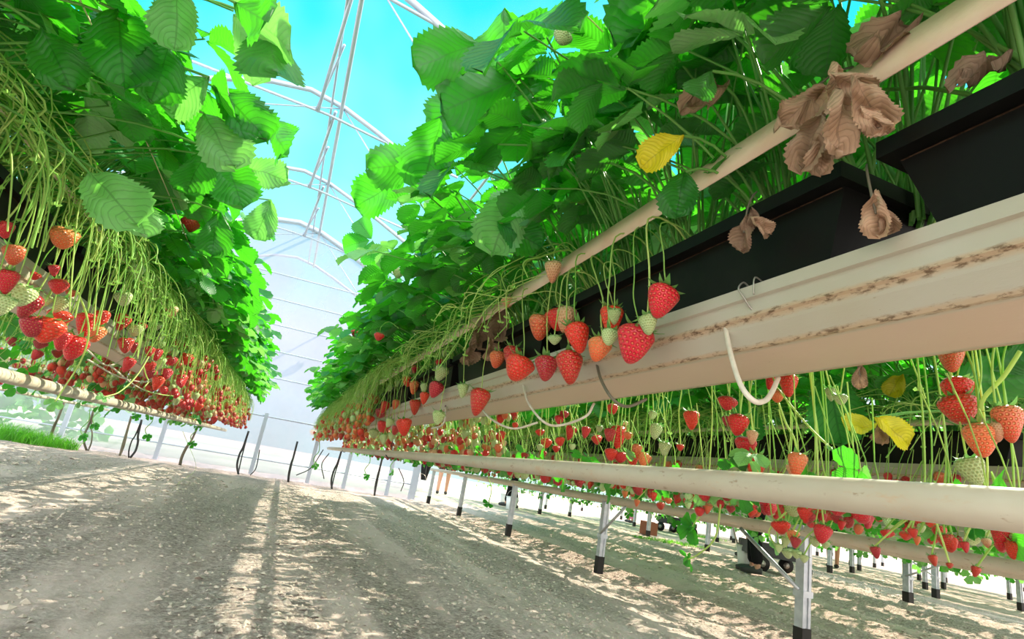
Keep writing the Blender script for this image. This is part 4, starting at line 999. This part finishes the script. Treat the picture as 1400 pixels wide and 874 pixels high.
for a, b_, c_ in (((405, 650), (425, 640), (442, 615)), ((450, 620), (440, 635), (443, 655)), ((545, 640), (552, 658), (548, 672)), ((355, 615), (350, 640), (342, 650))):
    P = [atY(x, y, 9.9) for x, y in (a, b_, c_)]
    t = hose(P, .008, M['hose_black'], 'thin black hose curling before the plastic wall at '+{405: 'the path end', 450: 'the right of the path end', 545: 'the end of the wall', 355: 'the left of the path end'}[a[0]])

# ------------------------------------------------------------------ greenhouse shell
def arch_z(x): return H+3.91-.5*(math.sqrt((x+.72)**2+.25)-.5)
YA = [2.0, 4.13, 6.28, 8.42, 10.6, 12.75]
XL_, XR_ = -5.6, 4.6
for k, y in enumerate(YA):
    t = thing('roof_truss', (-.45, y, 0), ['roof frame above the camera', 'nearest visible roof frame, at the top', 'large roof frame at the top of the gap between the rows', 'second roof frame down the gap', 'white roof frame along the top of the plastic end wall', 'roof frame showing through the plastic end wall'][k], 'roof frame')
    xs = np.linspace(XL_, XR_, 26)
    mb = MB(); mb.tube([(x+.45, 0, arch_z(x)-.02) for x in xs], .030 if k != 4 else .05, 10); build('arch', mb, M['white_metal'], t)
    if k in (1, 2, 3, 4):
        mb = MB(); zc = H+3.66; mb.tube([(-4.2, 0, zc+.32), (.15, 0, zc), (3.2, 0, zc-.55)] if False else [(-3.0, 0, zc+.12), (0, 0, zc), (1.6, 0, zc-.22)], .016, 8); build('tie_tube', mb, M['white_metal'], t)
        mb = MB(); mb.tube([(.12, 0, arch_z(-.33)-.03), (1.3, 0, H+2.6)], .008, 6); build('tie_wire', mb, M['white_metal'], t)
        mb = MB(); mb.tube([(.12, 0, arch_z(-.33)-.05), (-1.6, 0, H+3.2)], .008, 6); build('tie_wire', mb, M['white_metal'], t)
        mb = MB(); mb.tube([(-.12, .0, zc), (.05, -1.95, arch_z(-.4)-.02)], .020, 8); build('strut', mb, M['white_metal'], t)
        mb = MB(); mb.tube([(-.14, .0, zc), (.03, -1.05, arch_z(-.4)-.02)], .014, 8); build('strut', mb, M['white_metal'], t)
for j, (x, r_, lab) in enumerate(((-.33, .024, 'ridge tube running down the top of the tunnel'), (-.45, .014, 'thin tube beside the ridge tube'), (1.3, .016, 'roof tube right of the ridge'), (-2.6, .016, 'roof tube left of the ridge'))):
    mb = MB(); mb.tube([(x, .5, arch_z(x)-.06), (x, 12.75, arch_z(x)-.06)], r_, 8); tag(build('roof_tube', mb, M['white_metal']), lab, 'tube')
mb = MB(); xs = np.linspace(XL_, XR_, 30); ys = [-3, 0, 3, 6, 9, 10.6]
for y in ys: pass
vs = [(x, y, arch_z(x)+.03) for y in ys for x in xs]; n = len(xs)
mb.add(vs, [(i*n+j, i*n+j+1, (i+1)*n+j+1, (i+1)*n+j) for i in range(len(ys)-1) for j in range(n-1)])
tag(build('ceiling', mb, M['film']), 'clear plastic film roof', 'ceiling', kind='structure')
# gable end, film stretched between posts
YG = 10.62; XG = 2.35
mb = MB(); xs = np.linspace(XL_, XG, 30); vs = [(x, YG, -.02) for x in xs]+[(x, YG, arch_z(x)) for x in xs]; n = len(xs)
mb.add(vs, [(j, j+1, n+j+1, n+j) for j in range(n-1)]); tag(build('wall_back', mb, M['gable_film']), 'milky plastic film end wall', 'wall', kind='structure')
for k, z_ in enumerate((.25, .95, 1.6, 2.05, 2.5, 2.95, 3.4)):
    mb = MB(); x1 = XG; mb.tube([(XL_, YG-.04, z_), (x1, YG-.04, z_)], .014 if k else .01, 8)
    tag(build('trim_%d' % (k+1), mb, M['white_metal']), 'horizontal rail of the end wall', 'rail', kind='structure')
for k, x in enumerate((-4.4, -3.05, -1.75, -.35, .55, 1.15, 1.9, XG)):
    mb = MB(); hh = 1.0 if k < 7 else arch_z(x); mb.box((x, YG-.04, hh/2), (.06 if k < 7 else .12, .05, hh))
    tag(build('trim_%d' % (k+8), mb, M['white_metal'], smooth=False), 'upright of the end wall', 'post', kind='structure')

# bright land outside
M['outside'] = simple('outside_grass', (.38, .44, .34), .9, .1, ncol=(.48, .52, .44), nsc=.5)
mb = MB(); mb.box((-4, 22, -.03), (30, 20, .06)); tag(build('lawn', mb, M['outside']), 'pale grass land outside the end wall', 'grass', kind='structure')
def hedge(px0, px1, Y, h, lab, seed):
    r = random.Random(seed); mb = MB(); x0 = px0; x1 = px1
    for k in range(1500):
        p = Vector((r.uniform(x0, x1), Y+r.uniform(-.6, .6), r.random()*h)); d = Vector((r.uniform(-1, 1), r.uniform(-1, 1), r.uniform(-.5, 1)))
        leaflet(mb, p, d, Vector((0, -1, .8)), r.uniform(.2, .4), .2, 3, 2, 0, r.random(), .2, .1, 0, r)
    tag(build('hedge_foliage', mb, M['leaf_pale']), lab, 'hedge', kind='stuff')
hedge(-14, -3.2, 14, 1.7, 'green bushes outside, blurred through the plastic wall at left', 5)
hedge(14, 60, 42, 2.0, 'pale green growth at the far open side on the right', 6)
# grass tufts
def grass(cx_, cy_, rx, ry, n, h, lab, seed):
    r = random.Random(seed); mb = MB()
    for k in range(n):
        a = r.uniform(0, 6.28); q = math.sqrt(r.random()); x = cx_+rx*q*math.cos(a); y = cy_+ry*q*math.sin(a); hh = h*r.uniform(.5, 1.2)*(1.1-q*.5)
        d = Vector((r.uniform(-.5, .5), r.uniform(-.5, .5), 1)); w = r.uniform(.003, .006); s = Vector((r.uniform(-1, 1), r.uniform(-1, 1), 0)).normalized()*w
        b = Vector((x, y, -.01)); m_ = b+d*hh*.5; t_ = b+d*hh+Vector((d.x*hh*.6, d.y*hh*.6, -hh*.1))
        mb.add([b-s, b+s, m_+s*.8, m_-s*.8, t_], [(0, 1, 2, 3), (3, 2, 4)], 0, None, r.random())
    tag(build('grass', mb, M['grass']), lab, 'grass', kind='stuff')
grass(-3.45, 9.9, .85, .35, 2600, .26, 'bright green grass patch at the foot of the plastic wall at far left', 1)
g1 = atG(915, 742); grass(g1.x, g1.y, .9, .3, 700, .09, 'green weeds on the soil between the far posts', 2)
g1 = atG(955, 734); grass(g1.x, g1.y, 1.0, .3, 600, .12, 'second patch of green weeds beside a far post', 3)

# ------------------------------------------------------------------ people working between the far rows
def skin_mesh(name, verts, edges, radii, material, root=0, parent=None):
    me_ = bpy.data.meshes.new(name); me_.from_pydata(verts, edges, []); me_.materials.append(material)
    o = bpy.data.objects.new(name, me_); C.objects.link(o)
    if parent: o.parent = parent
    md = o.modifiers.new('skin', 'SKIN')
    for i, sv in enumerate(me_.skin_vertices[0].data if me_.skin_vertices else []): pass
    if not me_.skin_vertices: pass
    sub = o.modifiers.new('sub', 'SUBSURF'); sub.levels = 1; sub.render_levels = 1
    md.use_smooth_shade = True
    if me_.skin_vertices:
        for i, sv in enumerate(me_.skin_vertices[0].data): sv.radius = (radii[i], radii[i]); sv.use_root = (i == root)
    return o
def person(x, y, rz, lab, shirt, trousers, short=False, stride=.18, bend=.35, lower=True):
    t = thing('person', (x, y, 0), lab, 'person', None, rz)
    b = bend
    sh = Vector((0, .42*math.sin(b)+.04, .95+.50*math.cos(b)))
    def V(*a): return Vector(a)
    hip = V(0, 0, .95); ch = V(0, .25*math.sin(b)+.02, .95+.28*math.cos(b)); nk = sh+V(0, .03, .06); hd = nk+V(0, .06, .13)
    verts = [hip, ch, sh, nk, hd, hd+V(0, .01, .07)]; rad = [.13, .13, .11, .055, .085, .075]; ed = [(0, 1), (1, 2), (2, 3), (3, 4), (4, 5)]
    for s in (-1, 1):
        k = len(verts); f = stride*s
        verts += [V(s*.09, 0, .90), V(s*.10, f*.5+.03, .48), V(s*.10, f, .09), V(s*.10, f+.02, .045), V(s*.11, f+.17, .035)]
        rad += [.095, .062, .042, .04, .034]; ed += [(0, k), (k, k+1), (k+1, k+2), (k+2, k+3), (k+3, k+4)]
        k = len(verts); sp = sh+V(s*.18, 0, -.02); el = sp+V(s*.05, .08, -.27); wr = el+V(-s*.04, .22, -.06); pm = wr+V(0, .07, -.01)
        verts += [sp, el, wr, pm]; rad += [.055, .042, .028, .034]; ed += [(2, k), (k, k+1), (k+1, k+2), (k+2, k+3)]
        for q in range(5):
            a_ = pm+V((q-1.5)*.017 if q < 4 else -s*.03, .03 if q < 4 else -.01, 0); b_ = a_+V(0, .03-(.006*abs(q-1.5)), -.02)
            kk = len(verts); verts += [a_, b_]; rad += [.010, .008]; ed += [(k+3, kk), (kk, kk+1)]
    skin_mesh('body', verts, ed, rad, M['skin'], 0, t)
    # trousers or shorts
    verts = [V(0, 0, 1.0), V(0, 0, .90)]; rad = [.145, .15]; ed = [(0, 1)]
    for s in (-1, 1):
        f = stride*s; k = len(verts)
        if short: verts += [V(s*.09, 0, .86), V(s*.10, f*.35+.02, .56)]; rad += [.115, .105]; ed += [(1, k), (k, k+1)]
        else: verts += [V(s*.09, 0, .86), V(s*.10, f*.5+.03, .48), V(s*.10, f, .10)]; rad += [.115, .088, .07]; ed += [(1, k), (k, k+1), (k+1, k+2)]
    skin_mesh('trousers' if not short else 'shorts', verts, ed, rad, trousers, 0, t)
    verts = [V(0, 0, .98), ch, sh]; rad = [.155, .165, .13]; ed = [(0, 1), (1, 2)]
    for s in (-1, 1):
        k = len(verts); sp = sh+V(s*.18, 0, -.02); el = sp+V(s*.05, .08, -.22); verts += [sp, el]; rad += [.072, .06]; ed += [(2, k), (k, k+1)]
    skin_mesh('shirt', verts, ed, rad, shirt, 0, t)
    skin_mesh('hair', [hd+V(0, -.02, .04), hd+V(0, -.01, .09)], [(0, 1)], [.088, .07], M['hair'], 0, t)
    nose = MB(); nose.tube([hd+V(0, .075, .03), hd+V(0, .105, .0), hd+V(0, .08, -.015)], [.008, .014, .01], 6)
    build('nose', nose, M['skin'], t)
    for s in (-1, 1):
        f = stride*s; sm = MB(); sm.tube([V(s*.10, f-.05, .045), V(s*.10, f+.04, .05), V(s*.105, f+.13, .04), V(s*.11, f+.2, .035)], [.035, .045, .043, .028], 10); build('shoe', sm, M['shoe'], t)
    return t
def on(px, py): g = atG(px, py); return g.x, g.y
x, y = on(1032, 785); person(x, y, .6, 'person in long black trousers standing beside a cart, seen below the pipes', M['cloth_dark'], M['trouser_black'], stride=.05)
x, y = on(1139, 777); person(x, y, -.7, 'person in dark shorts with bare legs, seen below the pipe right of the silver post', M['cloth_navy'], M['cloth_dark'], short=True)
x, y = on(1000, 766); person(x+1.2, y+.8, .4, 'person in dark shorts far behind the cart', M['cloth_navy'], M['cloth_navy'], short=True)
x, y = on(698, 694); person(x, y, .8, 'person in black beside white buckets, left of the middle silver post', M['cloth_dark'], M['trouser_black'])
x, y = on(603, 676); person(x, y, -.3, 'person with bare legs bending, between the far silver posts', M['cloth_dark'], M['cloth_dark'], short=True)
x, y = on(577, 668); person(x, y, .3, 'farthest person in black, next to a white bucket', M['cloth_navy'], M['trouser_black'])
x, y = on(862, 715); person(x, y, .2, 'person in pink trousers far away below the pipe', M['cloth_pink'], M['cloth_pink'])
def bucket(px, py, lab, m='bucket', s=1.0):
    x, y = on(px, py); t = thing('bucket', (x, y, 0), lab, 'bucket'); mb = MB()
    mb.tube([(0, 0, 0), (0, 0, .01), (0, 0, .27*s)], [.10*s, .11*s, .14*s], 16); build('pail', mb, M[m], t)
    r_ = MB(); r_.tube([(.14*s*math.cos(a), .14*s*math.sin(a), .27*s) for a in np.linspace(0, 2*PI, 17)], .009, 6); build('rim', r_, M[m], t)
    h = MB(); h.tube([(.14*s*math.cos(a), 0, .27*s+.16*s*math.sin(a)) for a in np.linspace(0, PI, 9)], .004, 5); build('handle', h, M['wire'], t)
bucket(689, 690, 'white bucket on the ground beside the person in black'); bucket(698, 697, 'second white bucket, right of the first')
bucket(572, 672, 'white bucket beside the farthest person'); bucket(1020, 775, 'grey pail beside the person in black trousers')
def cart(px, py, rz, lab, scale=1.0):
    x, y = on(px, py); t = thing('harvest_cart', (x, y, 0), lab, 'cart', None, rz); t.scale = (scale,)*3
    mb = MB(); mb.box((0, 0, .24), (.55, .9, .03)); mb.box((0, .47, .34), (.55, .03, .2)); mb.box((.27, 0, .30), (.02, .9, .1)); mb.box((-.27, 0, .30), (.02, .9, .1)); build('tray', mb, M['crate'], t, smooth=False)
    mb = MB(); mb.tube(crom([(-.27, .47, .24), (-.27, .6, .6), (-.2, .68, .8), (.2, .68, .8), (.27, .6, .6), (.27, .47, .24)], 5), .014, 8); build('handle', mb, M['wire'], t)
    for sx in (-1, 1):
        for sy in (-1, 1):
            w = MB(); w.tube([(sx*.28, sy*.33, .12), (sx*.33, sy*.33, .12)], .12, 18); o = build('wheel', w, M['boot'], t)
            w = MB(); w.tube([(sx*.275, sy*.33, .12), (sx*.338, sy*.33, .12)], .05, 12); build('hub', w, M['wire'], o)
    for k in range(2):
        c_ = MB(); c_.box((0, -.22+.44*k, .35), (.42, .36, .16)); build('crate', c_, M['crate'], t, smooth=False)
cart(1058, 783, 1.2, 'black harvest cart with crates and wheels behind the brace of the nearest silver post', .85)
cart(925, 730, .3, 'small dark cart far off at the pipe, left of the person in black trousers')
x, y = on(886, 732); t = thing('box', (x, y, 0), 'small brown box standing on the soil between far posts', 'box'); mb = MB(); mb.box((0, 0, .14), (.3, .22, .26)); build('carton', mb, M['brown_box'], t, smooth=False); mb = MB(); mb.box((0, .05, .275), (.31, .10, .012)); build('flap', mb, M['brown_box'], t, smooth=False)

# ------------------------------------------------------------------ view
sc = bpy.context.scene
sc.view_settings.view_transform = 'Standard'; sc.view_settings.look = 'None'; sc.view_settings.gamma = 1; sc.view_settings.exposure = 0.28
sc.view_settings.use_curve_mapping = False
sc.cycles.max_bounces = 8; sc.cycles.diffuse_bounces = 4; sc.cycles.glossy_bounces = 2; sc.cycles.transmission_bounces = 5; sc.cycles.transparent_max_bounces = 8
sc.cycles.sample_clamp_indirect = 6; sc.cycles.caustics_reflective = False; sc.cycles.caustics_refractive = False
